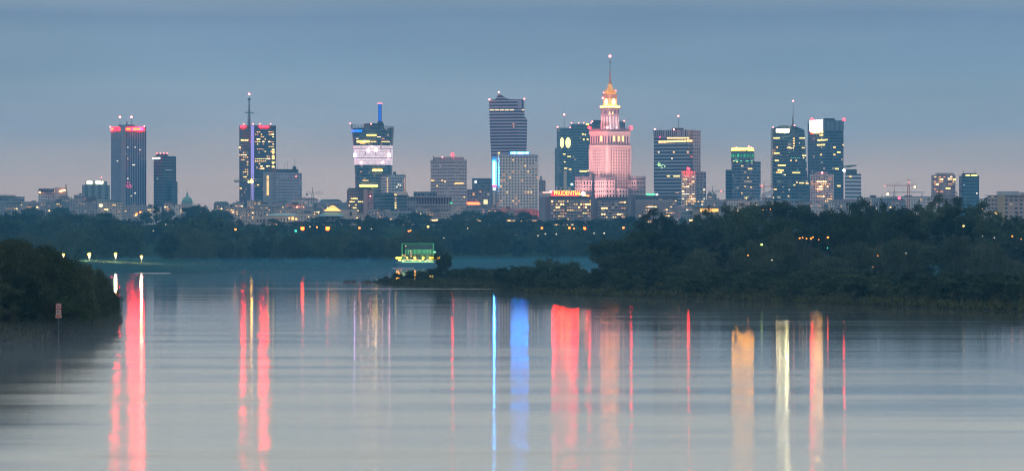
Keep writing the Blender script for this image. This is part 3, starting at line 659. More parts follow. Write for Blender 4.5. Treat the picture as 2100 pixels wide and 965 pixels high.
    # ---- tall faceted tower (traced outline with depth, leaning shoulder)
    D = 4950; b = Bld('apartment_tower', 'tall violet banded tower with a pointed roof corner and a notched right shoulder', 'skyscraper', 1042, D)
    X = lambda px: px_x(px, D)-b.ox; Z = lambda y: max(0, py_z(y, D)-b.z0)
    outl = [(1008, 440), (1079, 440), (1080, 300), (1081.5, 246), (1075.5, 238), (1075.5, 204), (1048, 203.5), (1040, 202), (1023, 191), (1016, 203), (1003, 205), (1003.5, 240), (1005.5, 290), (1008, 330)]
    m = MB(); P2 = [(X(a), Z(c)) for a, c in outl]; n = len(P2)
    bend = lambda x: abs(x-X(1062))*.30
    # front is two planes meeting at an upright corner
    for (lo, hi) in ((X(990), X(1062)), (X(1062), X(1095))):
        poly = []
        for i in range(n):
            p, q = P2[i], P2[(i+1) % n]
            if lo <= p[0] <= hi: poly.append(p)
            for c in (lo, hi):
                if (p[0]-c)*(q[0]-c) < 0: t = (c-p[0])/(q[0]-p[0]); poly.append((c, p[1]+t*(q[1]-p[1])))
        # keep outline order
        m.face([(x, bend(x), z) for x, z in poly], [(x, z) for x, z in poly])
    for i in range(n):
        p, q = P2[i], P2[(i+1) % n]; m.face([(p[0], bend(p[0]), p[1]), (p[0], 36, p[1]), (q[0], 36, q[1]), (q[0], bend(q[0]), q[1])], [(0, p[1]), (30, p[1]), (30, q[1]), (0, q[1])])
    m.face([(x, 36, z) for x, z in reversed(P2)])
    m.build('shaft', facade((.33, .27, .36), (.035, .03, .055), bay=200, floor=3.9, wf=1, hf=.52, var=.2, blind=0), b.o)
    fk = dict(f=[(X(1003), bend(X(1003))), (X(1062), 0), (X(1081), bend(X(1081))), (X(1081), 36), (X(1003), 36)])
    for x0, x1 in ((1004, 1014), (1015, 1024), (1025, 1034), (1035, 1044), (1045, 1054), (1070, 1075)): b.patch(fk, (x0+x1)/2, 225.3, (x1-x0)*.9, 2.6, glow((1, .72, .42), 1.5), 'light_strip')
    q = b.block('corner_fins', 1049, 1062, 1075.4, 205, facade((.30, .26, .38), (.03, .04, .09), bay=4, floor=100, wf=.6, hf=1), ybot=222, dD=-.6, th=17)
    for (x, y) in ((1023, 189), (1003.5, 204), (1075, 203)): b.beacon(x, y, 6, 1.5)
    b.patch(fk, 1053, 254, 3, 2.5, WARM2); b.patch(fk, 1053.5, 260, 2.4, 2.5, WARM2)
    # ---- white grid hotel
    D = 4600; b = Bld('hotel', 'white hotel slab with a close grid of small square windows', 'hotel', 1061, D)
    fb = facade((.50, .44, .40), (.03, .03, .045), bay=3.55, floor=3.45, wf=.52, hf=.50, var=.3, blind=.05)
    k = b.block('main_block', 1018, 1024, 1104, 319, fb, th=12); b.block('parapet', 1018, 1024, 1104.2, 316.5, plain((.4, .37, .4), .7), ybot=321, dD=-.4, th=12)
    b.foot_box('roof_storey', 1044, 1086, 311.5, 317, DARK, dD=9, depth=10); q = b.blocks[-1]
    b.tubes(q, 1065, 313.6, 38, 3.6, (.015, .26, 1), 95, 'light_tube', 14, .6, .6, .3)
    b.patch(k, 1023.5, 313.5, 6, 3, YELL, 'light_strip')
    ww = [(x, y) for x in [1027.5+i*6.18 for i in range(13)] for y in [328+j*6 for j in range(16)]]
    rr = random.Random(2)
    for (x, y) in rr.sample(ww, 30): b.patch(k, x, y, 2.6, 2.6, rr.choice([WARM, WARM2, DIMW]))
    b2 = b.block('side_stair', 1008.5, 1009, 1018.5, 318, plain((.14, .16, .22), .7), dD=2, th=12)
    sg = glow((.04, .40, 1), 110, True)
    b.patch(b2, 1013, 354, 2.6, 46, sg, 'vertical_sign', 1.6, 1.0)
    for i in range(9): b.patch(b2, 1013, 334+i*5, 5.6, 3, glow((.12, .6, 1), 4), 'sign_letter', 2.3, .5)
    b.patch(b2, 1013, 381, 8.5, 3.6, glow((1, .05, .12), 3), 'sign_stripe', 2.2); b.patch(b2, 1013, 387.5, 6, 5, glow((.6, .85, 1), 2.4), 'sign_foot', 2.2)
    b.block('pier', 1010.5, 1010.5, 1016, 391, plain((.5, .42, .34), .7), dD=-3, depth=4)
    # ---- small annexes
    b = Bld('apartment_block', 'small dark annexe between hotel and twin tower', 'apartment building', 1111, 4900); b.block('main_block', 1105, 1106, 1119, 369, facade((.20, .16, .17), (.05, .05, .06))); b.foot_box('roof_storey', 1107, 1112, 361, 370, CONC, dD=6)
    # ---- twin oval-lit tower
    b = Bld('office_tower', 'slender teal tower with two glowing yellow ovals below its top', 'skyscraper', 1155, 5350)
    ft = facade((.07, .12, .14), (.03, .055, .07), bay=4, floor=3.8, wf=.95, hf=.55, metal=.2, dim=.02)
    k = b.block('shaft', 1142, 1150, 1171, 262, ft, th=20); k2 = b.block('lower_shaft', 1138, 1147, 1172, 303, ft, dD=-3, th=20); b.mast(1157, 235, 262, .35, rb=1.8)
    b.beacon(1143.5, 260.5, 8, 1.4); b.beacon(1169.5, 262, 8, 1.4)
    for (x, w) in ((1152.5, 8), (1165, 11)):
        m = MB(); q = b.hit(k, x, 292.5); kk = q[4]; m.lathe([(0, -.3), (1, -.3), (1, .3), (0, .3)], 20)
        o = m.build('light_oval', glow((1, .75, .2), 1.5, True), b.o); o.location = (q[0], q[1]-1, q[2]); o.rotation_euler = (math.pi/2, 0, q[3]); o.scale = (w/2*kk, 10.5*kk, 1)
    for (x, y, w) in ((1157, 316, 5), (1167, 321, 7), (1160, 345, 6), (1169, 347, 5), (1158, 332, 3)): b.patch(k2, x, y, w, 2.2, YELL)
    # ---- tall dark glass behind palace
    b = Bld('office_tower', 'dark teal glass tower standing directly behind the floodlit palace', 'skyscraper', 1215, 5450)
    k = b.block('shaft', 1171, 1192, 1232, 254, ft, th=35); b.block('upper_terrace', 1214, 1216, 1238, 246, DARK, ybot=262, dD=20); b.block('rear_wing', 1262, 1264, 1282, 248, facade((.09, .10, .13), (.04, .05, .07), dim=.02), dD=25)
    for (x, y, w) in ((1195, 275, 3), (1200, 276, 2), (1205, 286, 3), (1197, 286, 3), (1196, 351, 15), (1207, 350, 4)): b.patch(k, x, y, w, 3, YELL)
    b.patch(k, 1203, 255, 6, 3, glow((.85, 1, .2), 2), 'light_strip', 2)
    for x in (1172, 1187, 1197, 1212): b.beacon(x, 252, 12, 1.0)
    # ---- banded hotel tower
    b = Bld('hotel', 'broad dark banded tower with a gold lit strip near its top', 'skyscraper', 1390, 4900)
    fb = facade((.24, .24, .31), (.025, .035, .055), bay=300, floor=4.3, wf=1, hf=.58, var=.25, blind=0)
    k = b.block('shaft', 1342, 1410, 1425, 266, fb, th=62); b.block('end_bay', 1420, 1421, 1437.5, 266.5, facade((.27, .23, .28), (.03, .03, .05), bay=3.2, floor=4.3, wf=.5, hf=.5), dD=4, th=40)
    b.block('crown_grille', 1341.5, 1410, 1426, 266, facade((.25, .22, .27), (.03, .03, .05), bay=2.6, floor=60, wf=.5, hf=1), ybot=279, dD=-1, th=62)
    for i in range(13): b.patch(k, 1353+i*5.7, 291-.2*i+R.uniform(-.3, .3), 4.2, 3.8, glow((1, .52, .16), 1.6, True))
    for i in range(8): b.patch(k, 1371+i*5.6, 283, 4.6, 2.4, glow((1, .55, .16), 1.8, True))
    for (x, y, w, mt) in ((1351, 312, 3, WHITEW), (1382, 312, 3.5, WARM), (1410, 312, 3, WARM), (1378, 325, 2.5, WHITEW), (1418, 321, 4, glow((1, .1, .1), 1.6)), (1371, 361, 6, YELL), (1388, 361, 13, YELL), (1389, 395, 7, DIMW)): b.patch(k, x, y, w, 2.4, mt)
    for (x, y, w, h) in ((1352, 337, 1.6, 9), (1352, 337, 8, 1.6), (1356, 340, 4, 1.6), (1360, 338, 2, 1.8), (1364, 341, 1.8, 3), (1358, 343.5, 3, 1.5)): b.patch(k, x, y, w, h, glow((.6, 1, .45), 1.5), 'sign_lamp', 1)
    b.mast(1391, 238, 266, .45, rb=1.6); b.foot_box('plant_room', 1378, 1402, 262.5, 267, DARK, dD=12)
    for x in (1354, 1383, 1397, 1422): b.mast(x, 260, 266, .2, False, dD=14)
    b.beacon(1343, 265, 22, 1.4); b.beacon(1382, 265.5, 2, 1.5); b.beacon(1353, 281, 12, 1.3, glow((1, .02, .2), 4))
    # ---- dotted apartment tower
    b = Bld('apartment_tower', 'pale apartment tower dotted with warm lit windows in front of the banded tower', 'tower block', 1420, 4500)
    k = b.block('main_block', 1397, 1398, 1428, 350, facade((.42, .33, .30), (.05, .05, .06), bay=3, floor=3.1, wf=.55, hf=.5, dim=.1), th=10); k2 = b.block('side_wing', 1427.5, 1427.5, 1448, 352, facade((.14, .16, .19), (.04, .05, .07), bay=4, floor=3.4, dim=.03), dD=4)
    b.lit(k, 46, 1399, 1427, 360, 430, dx=3.5, dy=5, w=2.6, h=1.9); b.lit(k2, 10, 1430, 1447, 356, 430, dx=4, dy=6, w=3.4, h=2)
    b.beacon(1412, 346, -3, 2.2, REDX)
    # ---- gold-topped tower
    D = 4800; b = Bld('office_tower', 'rounded tower with a gold lit crown over a green band', 'skyscraper', 1524, D)
    fb = facade((.10, .12, .17), (.03, .045, .07), bay=4, floor=3.8, wf=.9, hf=.5, dim=.05)
    cx0 = px_x(1524.5, D)-b.ox; rr0 = 24*D/FPX; zc = lambda y: py_z(y, D)-b.z0
    m = MB(); m.lathe([(rr0*.96, 0), (rr0*.96, zc(331)), (rr0, zc(331)), (rr0, zc(309)), (rr0*.9, zc(306)), (0, zc(306))], 32, cx0, rr0); m.build('shaft', fb, b.o)
    m = MB(); m.lathe([(rr0*.93, zc(309.5)), (rr0*.97, zc(308)), (rr0*.93, zc(303.5)), (0, zc(303.5))], 32, cx0, rr0); m.build('lit_crown', glow((1, .36, .008), 30, True), b.o)
    m = MB(); m.lathe([(rr0*1.01, zc(322)), (rr0*1.01, zc(315.5)), (rr0*.99, zc(315.5))], 32, cx0, rr0); m.build('green_band', facade((.05, .10, .08), (.05, .5, .2), bay=4, floor=30, wf=.6, hf=1, dim=.9, dimcol=(.1, 1, .35)), b.o)
    k = dict(f=[(cx0-rr0+q*2*rr0/12, rr0-math.sqrt(max(0, rr0**2-(-rr0+q*2*rr0/12)**2))) for q in range(13)])
    b.block('left_wing', 1488, 1489, 1503, 348, fb, dD=14); k2 = b.block('right_wing', 1545, 1546, 1560.5, 331, fb, dD=8); k3 = b.block('front_wing', 1519, 1520, 1548, 338, facade((.12, .12, .15), (.03, .04, .06), bay=4, floor=3.8, wf=.9, hf=.5, dim=.08), dD=-4)
    b.patch(k3, 1548, 372, 22, 6, glow((.85, 1, .85), 1.1), 'light_panel', 1); b.patch(k3, 1538, 346, 9, 3, WARM); b.patch(k3, 1532, 406, 10, 3.5, YELL)
    for (x, y, w) in ((1510, 329, 8), (1520, 330, 4), (1532, 330, 6), (1541, 330, 3)): b.patch(k, x, y, w, 2.6, GREENW)
    for (x, y) in ((1505, 330), (1512, 332), (1540, 384), (1528, 382), (1521, 396), (1550, 352), (1554, 390), (1534, 364), (1521, 340)): b.patch(k3 if x > 1519 else k, x, y, 2.6, 2, WARM)
    for (x, y) in ((1536, 300), (1541, 302), (1510, 302)): b.beacon(x, y, 12, .9)
    # ---- tower with thin mast: flat top and sloping right shoulder
    D = 4900; b = Bld('office_tower', 'wide dark glass tower with a sloping right shoulder, white sign and thin mast', 'skyscraper', 1623, D)
    X = lambda px: px_x(px, D)-b.ox; Z = lambda y: max(0, py_z(y, D)-b.z0)
    fb = facade((.05, .075, .095), (.02, .035, .055), bay=4.5, floor=3.9, wf=.93, hf=.62, metal=.25, dim=.035, dimcol=(.9, .9, .6))
    ol = [(1584.5, 460), (1663, 460), (1663, 273), (1650, 266), (1633, 259.5), (1627, 257), (1598, 257), (1597, 261), (1584.5, 262)]
    P2 = [(X(a), Z(c)) for a, c in ol]; m = MB(); bow = lambda x: ((x-X(1615))/24)**2*4
    strips = np.linspace(X(1584.5), X(1663), 13)
    for lo, hi in zip(strips, strips[1:]):
        def topz(x):
            pts = sorted([(p[0], p[1]) for p in P2 if p[1] > 10]); return float(np.interp(x, [p[0] for p in pts], [p[1] for p in pts]))
        a, c = topz(lo+.01), topz(hi-.01); m.face([(lo, bow(lo), 0), (hi, bow(hi), 0), (hi, bow(hi), c), (lo, bow(lo), a)], [(lo, 0), (hi, 0), (hi, c), (lo, a)])
        m.face([(lo, bow(lo), a), (hi, bow(hi), c), (hi, 38, c), (lo, 38, a)]); m.face([(hi, 38, 0), (lo, 38, 0), (lo, 38, a), (hi, 38, c)], [(lo, 0), (hi, 0), (hi, c), (lo, a)])
    for x, s_ in ((X(1584.5), 1), (X(1663), -1)):
        h = topz(x+.01*s_); m.face([(x, bow(x), 0), (x, bow(x), h), (x, 38, h), (x, 38, 0)], [(0, 0), (0, h), (30, h), (30, 0)])
    m.build('shaft', fb, b.o)
    k = dict(f=[(x, bow(x)) for x in strips]+[(X(1663), 38), (X(1584.5), 38)])
    b.patch(k, 1605, 268, 28, 8, glow((1, .88, .6), 1.0), 'sign_panel', .5, .5); b.tubes(k, 1605, 268, 26, 6, (1, .84, .40), 46, 'sign_letter', 9, 1.1, .5, .3); b.mast(1626.5, 207, 258, .45, True, rb=1.4); b.mast(1626, 238, 258, 1.3, False); b.beacon(1585.5, 261, 12, 1.1); b.beacon(1629, 257.5, 8, 1.3)
    for (x, y, w) in ((1593, 283, 13), (1645, 283, 11), (1628, 284, 4), (1628, 289, 4), (1628, 294, 4), (1628, 299, 4), (1593, 314, 11), (1593, 329, 8), (1605, 339, 13), (1597, 339, 4), (1601, 349, 12), (1633, 354, 16), (1647, 303, 6), (1618, 302, 6), (1644, 375, 10), (1655, 376, 6), (1634, 374, 3), (1629, 379, 4), (1590, 388, 6), (1594, 302, 3), (1649, 319, 8), (1633, 329, 3), (1622, 329, 3), (1617, 402, 3), (1586, 405, 3)):
        b.patch(k, x, y, w, 2.6, YELL if w > 6 else WARM)
    b.lit(k, 30, 1587, 1660, 276, 400, dx=4.2, dy=5, w=2, h=1.4, mats=[DIMW, COOL, GREENW, WHITEW], seed=9)
    # ---- billboard tower
    b = Bld('office_tower', 'dark glass tower with a large blank white billboard on its top left corner', 'skyscraper', 1698, 5050)
    k = b.block('shaft', 1660, 1688, 1732, 246.5, facade((.05, .07, .10), (.02, .035, .06), bay=3.5, floor=3.9, wf=.9, hf=.6, metal=.25, dim=.02), th=30)
    b.block('crown_screen', 1686, 1689, 1732.3, 247, facade((.13, .15, .20), (.05, .07, .10), bay=2, floor=80, wf=.5, hf=1), ybot=267, dD=-1, th=30)
    b.patch(k, 1674.5, 257, 23.5, 22, glow((1, .90, .82), 1.2, True), 'billboard', .8, .8); b.foot_box('roof_gear', 1690, 1712, 242.5, 246.5, DARK, dD=12)
    b.patch(k, 1665.5, 270.5, 5, 1.4, glow((1, .02, .004), 420, True), 'light_strip', .4, .4); b.patch(k, 1677.5, 270.5, 17, 1.4, glow((1, .42, .06), 110, True), 'light_strip', .4, .4)
    b.beacon(1665, 244.5, 16, 2.2, REDX); b.beacon(1731, 245, 24, 2.4, REDX); b.beacon(1663, 270, 16, 1.0)
    for (x, y, w) in ((1685, 277, 6), (1687, 287, 18), (1684, 297, 14), (1711, 302, 5), (1720, 312, 7), (1711, 317, 4), (1684, 317, 3), (1716, 346, 8), (1720, 381, 7), (1729, 297, 2.5)): b.patch(k, x, y, w, 3, WARM if w < 6 else YELL)
    for i in range(9): b.patch(k, 1731, 366+i*5, 4, 3.2, YELL if i % 3 else WARM)
    # ---- pink apartment tower
    b = Bld('apartment_tower', 'pink apartment tower with many warm windows in front of the billboard tower', 'tower block', 1686, 4500)
    k = b.block('main_block', 1661.5, 1662, 1711, 357, facade((.40, .29, .30), (.06, .05, .06), bay=3, floor=3.1, wf=.5, hf=.5, dim=.08), th=8); b.lit(k, 50, 1663, 1709, 360, 415, dx=4, dy=5, w=2.6, h=2, mats=[WARM, WARM2, DIMW, WARM2]); b.beacon(1686, 354, 4, 1.6)
    b.foot_box('plant_room', 1672, 1698, 352, 358, plain((.3, .22, .23), .8), dD=4)
    # ---- saucer-roofed block
    D = 4700; b = Bld('office_block', 'striped white block with a tilted saucer roof and one bright white lamp', 'office building', 1750, D)
    k = b.block('main_block', 1733, 1734, 1768, 356, facade((.38, .38, .43), (.06, .07, .09), bay=100, floor=4.5, wf=1, hf=.45, var=.1, blind=0)); b.foot_box('upper_floor', 1736, 1757, 347, 357, DARK, dD=5)
    m = MB(); m.lathe([(0, -1.5), (9, -.6), (11, .2), (9, .9), (0, 1.4)], 24); o = m.build('saucer_roof', METAL, b.o, True); o.location = (px_x(1741, D)-b.ox, 6, py_z(340.5, D)-b.z0); o.rotation_euler = (0, math.radians(-6), 0)
    b.beacon(1731, 349, -3, 2.2, glow((1, .97, .9), 7, True)); b.patch(k, 1744, 362, 5, 2.6, WARM)
    # ---- right-hand towers
    b = Bld('apartment_tower', 'brown flecked apartment tower left of the small blue tower', 'tower block', 1938, 4300)
    k = b.block('main_block', 1914, 1936, 1961, 358, facade((.26, .19, .21), (.05, .045, .06), bay=3, floor=3.1, wf=.55, hf=.5, dim=.08), th=30); b.lit(k, 22, 1916, 1960, 360, 400, dx=4.6, dy=5, w=3, h=2, mats=[WARM, WARM2, DIMW]); b.foot_box('roof_storey', 1920, 1956, 354.5, 359, CONC, dD=8)
    b.patch(k, 1946, 366.5, 5, 3, WHITEW); b.patch(k, 1957, 368, 6, 3, YELL); b.patch(k, 1944, 386, 10, 2.6, YELL)
    b = Bld('office_tower', 'small blue glass tower with two lit roof lamps and short aerials', 'skyscraper', 1989, 4300)
    k = b.block('shaft', 1968.5, 1972, 2009, 360, facade((.05, .10, .14), (.025, .06, .09), bay=3, floor=3.8, wf=.9, hf=.7, metal=.2, blind=.02), th=12); b.foot_box('roof_storey', 1974, 2003, 355, 361, DARK, dD=4); q = b.blocks[-1]
    b.patch(q, 1984, 359.5, 9, 3, YELL, 'light_strip', 4); b.patch(q, 1997, 359.5, 12, 3, YELL, 'light_strip', 4); b.mast(1976, 347, 356, .25, False); b.mast(2001, 346, 356, .25, False); b.patch(k, 2003, 396, 2.4, 2.4, WHITEW); b.patch(k, 1977, 379, 2, 2, COOL)
    b = Bld('apartment_block', 'brown brick apartment block with a tan corner at the right edge', 'apartment building', 2080, 3300)
    k = b.block('main_block', 2033, 2058, 2180, 401, facade((.27, .19, .17), (.05, .06, .09), bay=5, floor=3.4, wf=.6, hf=.5, dim=.02), th=25); b.block('corner_bay', 2048, 2057.5, 2062, 400, plain((.34, .25, .15), .8), dD=-2, th=45)
    b.block('cornice', 2031, 2058, 2182, 399.5, plain((.2, .15, .13), .8), ybot=402, dD=-1.5, th=25); b.foot_box('roof_storey', 2046, 2090, 392, 400, plain((.3, .32, .36), .7), dD=14); b.foot_box('stair_head', 2093, 2110, 394, 400, CONC, dD=30)
    for y in (414, 425, 436): b.block('balcony', 2062, 2063, 2092, y, plain((.30, .20, .20), .8), ybot=y+2.6, dD=2, th=25)
    b.patch(k, 2043, 437, 3.5, 5, YELL)
    # ---- left-hand blocks
    b = Bld('office_block', 'low grey block at the left edge of the skyline', 'office building', 20, 4600); k = b.block('main_block', -40, -39, 44, 402.5, facade((.17, .19, .22), (.06, .07, .09), bay=4, floor=3.6, wf=.8, hf=.5)); b.foot_box('roof_storey', -20, 30, 399.5, 403, CONC, dD=6); b.mast(10, 391, 400, .25, False)
    b = Bld('office_block', 'white gridded block with orange lamps under its roof edge', 'office building', 96, 4700); k = b.block('main_block', 78, 79, 112.5, 386, facade((.42, .40, .42), (.06, .06, .09), bay=3, floor=3.4, wf=.6, hf=.5)); k2 = b.block('side_wing', 112.5, 113, 136, 384.5, plain((.40, .34, .32), .8), dD=2)
    q = b.foot_box('recessed_floor', 79.5, 111.5, 387.5, 395, plain((.12, .07, .08), .8), dD=-.5, depth=2)
    for (x, y) in ((84, 391), (88, 393), (81, 394), (109, 392), (127, 391), (131, 390), (123, 392)): b.patch(k if x < 112 else k2, x, y, 3.6, 3, glow((1, .33, .12), 4, True), 'roof_lamp', 1.4)
    b = Bld('office_block', 'blue-grey block with two bright white roof signs', 'office building', 195, 4700); k = b.block('main_block', 168, 170, 222, 379, facade((.13, .17, .19), (.05, .07, .09), bay=9, floor=3.6, wf=.5, hf=.7)); k3 = b.block('upper_floor', 175, 176, 217, 371, facade((.14, .18, .2), (.05, .07, .09), bay=5, floor=3), ybot=380, dD=4)
    b.patch(k3, 183, 374, 10, 5, glow((1, .9, .5), 4.5, True), 'sign_panel', 1); b.patch(k3, 203, 374, 14, 5, glow((1, .9, .5), 4.5, True), 'sign_panel', 1); b.mast(208, 364, 372, .3, True, rb=.8); b.patch(k, 175, 408, 3, 3, glow((1, .15, .15), 3), 'sign_lamp', 1)
skyline()

def palace():
    D = 5000; b = Bld('palace_tower', 'pink floodlit stepped palace tower with clock faces and a tall gold-rooted spire', 'palace', 1251, D)
    st = plain((.46, .36, .35), .8, var=.12); dk = plain((.16, .13, .15), .8); gold = plain((.65, .40, .08), .35, .6)
    fw = facade((.36, .28, .275), (.012, .006, .010), bay=4.306, floor=3.85, wf=.50, hf=.52, var=.3, blind=0, wrough=.85, grough=.5)
    fw2 = facade((.36, .28, .275), (.012, .006, .010), bay=4.6, floor=5.6, wf=.4, hf=.6, var=.3, blind=0)
    s = D/FPX; th = 40
    Z = lambda y: py_z(y, D)-b.z0
    k = b.block('main_shaft', 1210.57, 1246, 1293.5, 302, fw, th=th)
    b.block('balcony_band', 1209, 1246, 1294.5, 297, st, ybot=302.3, dD=-1.2, th=th); b.block('dark_ledge', 1209.5, 1246, 1294, 293.5, dk, ybot=296.8, dD=-.6, th=th)
    ar = b.block('arcade_storey', 1211, 1246, 1292.5, 275, facade((.34, .26, .27), (.04, .02, .035), bay=4.6, floor=14, wf=.45, hf=.8, var=.2, blind=0), ybot=293.6, dD=.6, th=th)
    b.block('cornice', 1208.5, 1246, 1295, 268.5, st, ybot=275.2, dD=-1.5, th=th); b.block('roof_parapet', 1210, 1246, 1293.5, 264, dk, ybot=268.7, dD=-.4, th=th)
    # corner pilasters
    for (x0, xc, x1) in ((1242.5, 1246, 1250.5), (1209.4, 1211.5, 1214), (1288.5, 1291, 1294.3)):
        dd = -1.1 if xc == 1246 else (24 if xc < 1246 else 32)
        b.block('corner_pilaster', x0, xc, x1, 297, st, ybot=400, dD=dd-1 if dd < 0 else dd-3, th=th)
    for x in (1233.3, 1268.5, 1277.5): b.patch(ar, x if x < 1240 else x, 284.5, 3, 11, YELL)
    b.patch(ar, 1259, 284.5, 3, 11, YELL)
    # upright stone piers between the window bays
    kk0 = k['f']; mp_ = MB()
    for (a, c, nn) in ((kk0[0], kk0[1], 9), (kk0[3], kk0[0], 8)):
        L_ = math.hypot(c[0]-a[0], c[1]-a[1]); ux, uy = (c[0]-a[0])/L_, (c[1]-a[1])/L_; nx_, ny_ = uy, -ux
        for q in range(nn+1):
            t = L_*(q/nn); w_ = .42 if 0 < q < nn else 1.2; cx_, cy_ = a[0]+ux*t, a[1]+uy*t
            mp_.prism([(cx_-ux*w_+nx_*.9, cy_-uy*w_+ny_*.9), (cx_+ux*w_+nx_*.9, cy_+uy*w_+ny_*.9), (cx_+ux*w_-nx_*.3, cy_+uy*w_-ny_*.3), (cx_-ux*w_-nx_*.3, cy_-uy*w_-ny_*.3)], 5, Z(304))
    mp_.build('piers', st, b.o)
    # attic pinnacles
    f = b.blocks[-1]['f']
    kk = k['f']
    for i in range(4):
        a, c = kk[i], kk[(i+1) % 4]
        for t in np.linspace(.02, .98, 8 if i in (0, 2) else 6):
            x, y = a[0]+(c[0]-a[0])*t, a[1]+(c[1]-a[1])*t; big = t < .1 or t > .9
            m = MB(); h = 4.2 if big else 2.6; r = 1.1 if big else .55
            m.lathe([(r, 0), (r, h*.5), (r*1.3, h*.5), (r*.5, h*.8), (0, h)], 8); m.build('pinnacle', dk, b.o, loc=(x*.985, y+.3, Z(264)))
    cx = (kk[0][0]+kk[2][0])/2; cy = (kk[0][1]+kk[2][1])/2
    def rot_box(part, hw, y0, y1, mat, hw2=None, ch=.25):
        """square tier with clipped corners, turned like the shaft"""
        def ring(h):
            pts = []
            for q in range(4):
                a = math.radians(th)+q*math.pi/2
                for sgn in (-1, 1):
                    u, v = h, sgn*h*(1-ch)
                    pts.append((cx+u*math.cos(a)-v*math.sin(a), cy+u*math.sin(a)+v*math.cos(a)))
            return pts
        m = MB(); m.prism(ring(hw*s), Z(y1), Z(y0), ring((hw2 or hw)*s)); o = m.build(part, mat, b.o); return dict(f=ring((hw+(hw2 or hw))/2*s))
    t1 = rot_box('lower_tier', 16, 238, 264, facade((.55, .45, .45), (.2, .13, .15), bay=5.5, floor=40, wf=.35, hf=.9, var=.1, blind=0), 14.6)
    t2 = rot_box('gallery', 15.2, 224, 238, facade((.30, .22, .25), (.07, .05, .07), bay=2.4, floor=8, wf=.5, hf=.7, var=.2, blind=0))
    rot_box('gallery_cornice', 16.2, 219, 224, plain((.24, .18, .2), .8)); 
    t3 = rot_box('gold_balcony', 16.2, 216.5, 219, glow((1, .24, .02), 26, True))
    t4 = rot_box('clock_tier', 11.2, 201, 216.5, plain((.55, .38, .24), .7)); rot_box('clock_cornice', 11.8, 193.5, 201, plain((.20, .13, .13), .8)); rot_box('eaves', 13, 192, 193.5, dk)
    for x, w in ((1244.3, 7.5), (1257.3, 9.2)):
        q = b.hit(t4, x, 209)
        m = MB(); m.lathe([(0, -.25), (1, -.25), (1, .25), (0, .25)], 24)
        o = m.build('clock_face', glow((1, .62, .26), 2.2, True), b.o); o.location = (q[0]+math.sin(q[3])*.6, q[1]-math.cos(q[3])*.6, q[2]); o.rotation_euler = (math.pi/2, 0, q[3]); o.scale = (5.3*s, 6.6*s, 1)
        m = MB(); m.lathe([(1.02, -.2), (1.2, -.2), (1.2, .5), (1.02, .5), (1.02, -.2)], 24)
        o2 = m.build('clock_rim', gold, b.o); o2.location = o.location; o2.rotation_euler = o.rotation_euler; o2.scale = o.scale
    for x in (1250, 1256): b.patch(t2, x, 232, 2.2, 5, YELL)
    m = MB(); m.lathe([(12.2*s, Z(192)), (9*s, Z(188)), (6.6*s, Z(183)), (5.2*s, Z(177)), (4.4*s, Z(172)), (3.8*s, Z(171)), (0, Z(171))], 12, cx, cy); m.build('gold_roof', gold, b.o)
    for q in range(8):
        a = q*math.pi/4+.3; m = MB(); m.lathe([(.8, 0), (.8, 4), (1.0, 4.2), (.1, 7)], 6); m.build('finial', gold, b.o, loc=(cx+10.5*s*math.cos(a), cy+10.5*s*math.sin(a), Z(192)))
    m = MB(); m.lathe([(3.0*s, Z(171)), (3.4*s, Z(168)), (2.4*s, Z(166)), (1.6*s, Z(164.5)), (2.2*s, Z(163.5)), (1.7*s, Z(162)), (1.2*s, Z(145)), (.85*s, Z(143)), (.7*s, Z(128)), (1.7*s, Z(126.5)), (1.7*s, Z(124.5)), (.5*s, Z(123)), (.35*s, Z(114)), (.02, Z(112))], 10, cx, cy)
    m.build('spire', plain((.22, .12, .10), .5), b.o, True)
    o = link('warning_light', BALL(glow((1, .10, .10), 7, True)), None, b.o, (cx, cy, Z(113.5))); o.scale = (1.8, 1.8, 1.8)
    for (x, y, dd, r) in ((1245.5, 261.5, -3, 2.3), (1236.5, 201, 20, 1.6), (1238, 190, 20, 1.1), (1263, 186, 20, 1.1), (1280, 248, 30, 1.2), (1215, 249, 20, 1.2)): b.beacon(x, y, dd, r)
    for (x, y, dd, r) in ((1209, 262, 10, 2.6), (1294, 262, 26, 3.0)): b.beacon(x, y, dd, r, REDX)
    # wings with attic parapets
    for (x0, xc, x1, dd, nm) in ((1179, 1196, 1215, -2, 'left_wing'), (1219, 1243, 1262, -26, 'front_wing'), (1287, 1306, 1325.5, 2, 'right_wing'), (1262, 1270, 1290, -16, 'entrance_wing')):
        top = 371 if nm != 'entrance_wing' else 386
        b.block(nm.split('_')[0]+'_wing' if False else 'side_wing', x0+1, xc, x1-1, top, fw2, dD=dd, th=36)
        if nm == 'entrance_wing': continue
        b.block('wing_cornice', x0, xc, x1, 369.5, st, ybot=372, dD=dd-1, th=36); b.block('wing_cornice', x0, xc, x1, 384, st, ybot=386, dD=dd-1, th=36)
        at = b.block('wing_attic', x0+1.5, xc, x1-1.5, 364.5, dk, ybot=369.7, dD=dd+.8, th=36)
        f = at['f']
        for i in (0, 3):
            a, c = f[i], f[(i+1) % 4]
            for t in np.linspace(.05, .95, 5):
                m = MB(); m.lathe([(.9, 0), (.9, 1.4), (.5, 2), (0, 3.2)], 6); m.build('pinnacle', dk, b.o, loc=(a[0]+(c[0]-a[0])*t, a[1]+(c[1]-a[1])*t+.5, at['zt']))
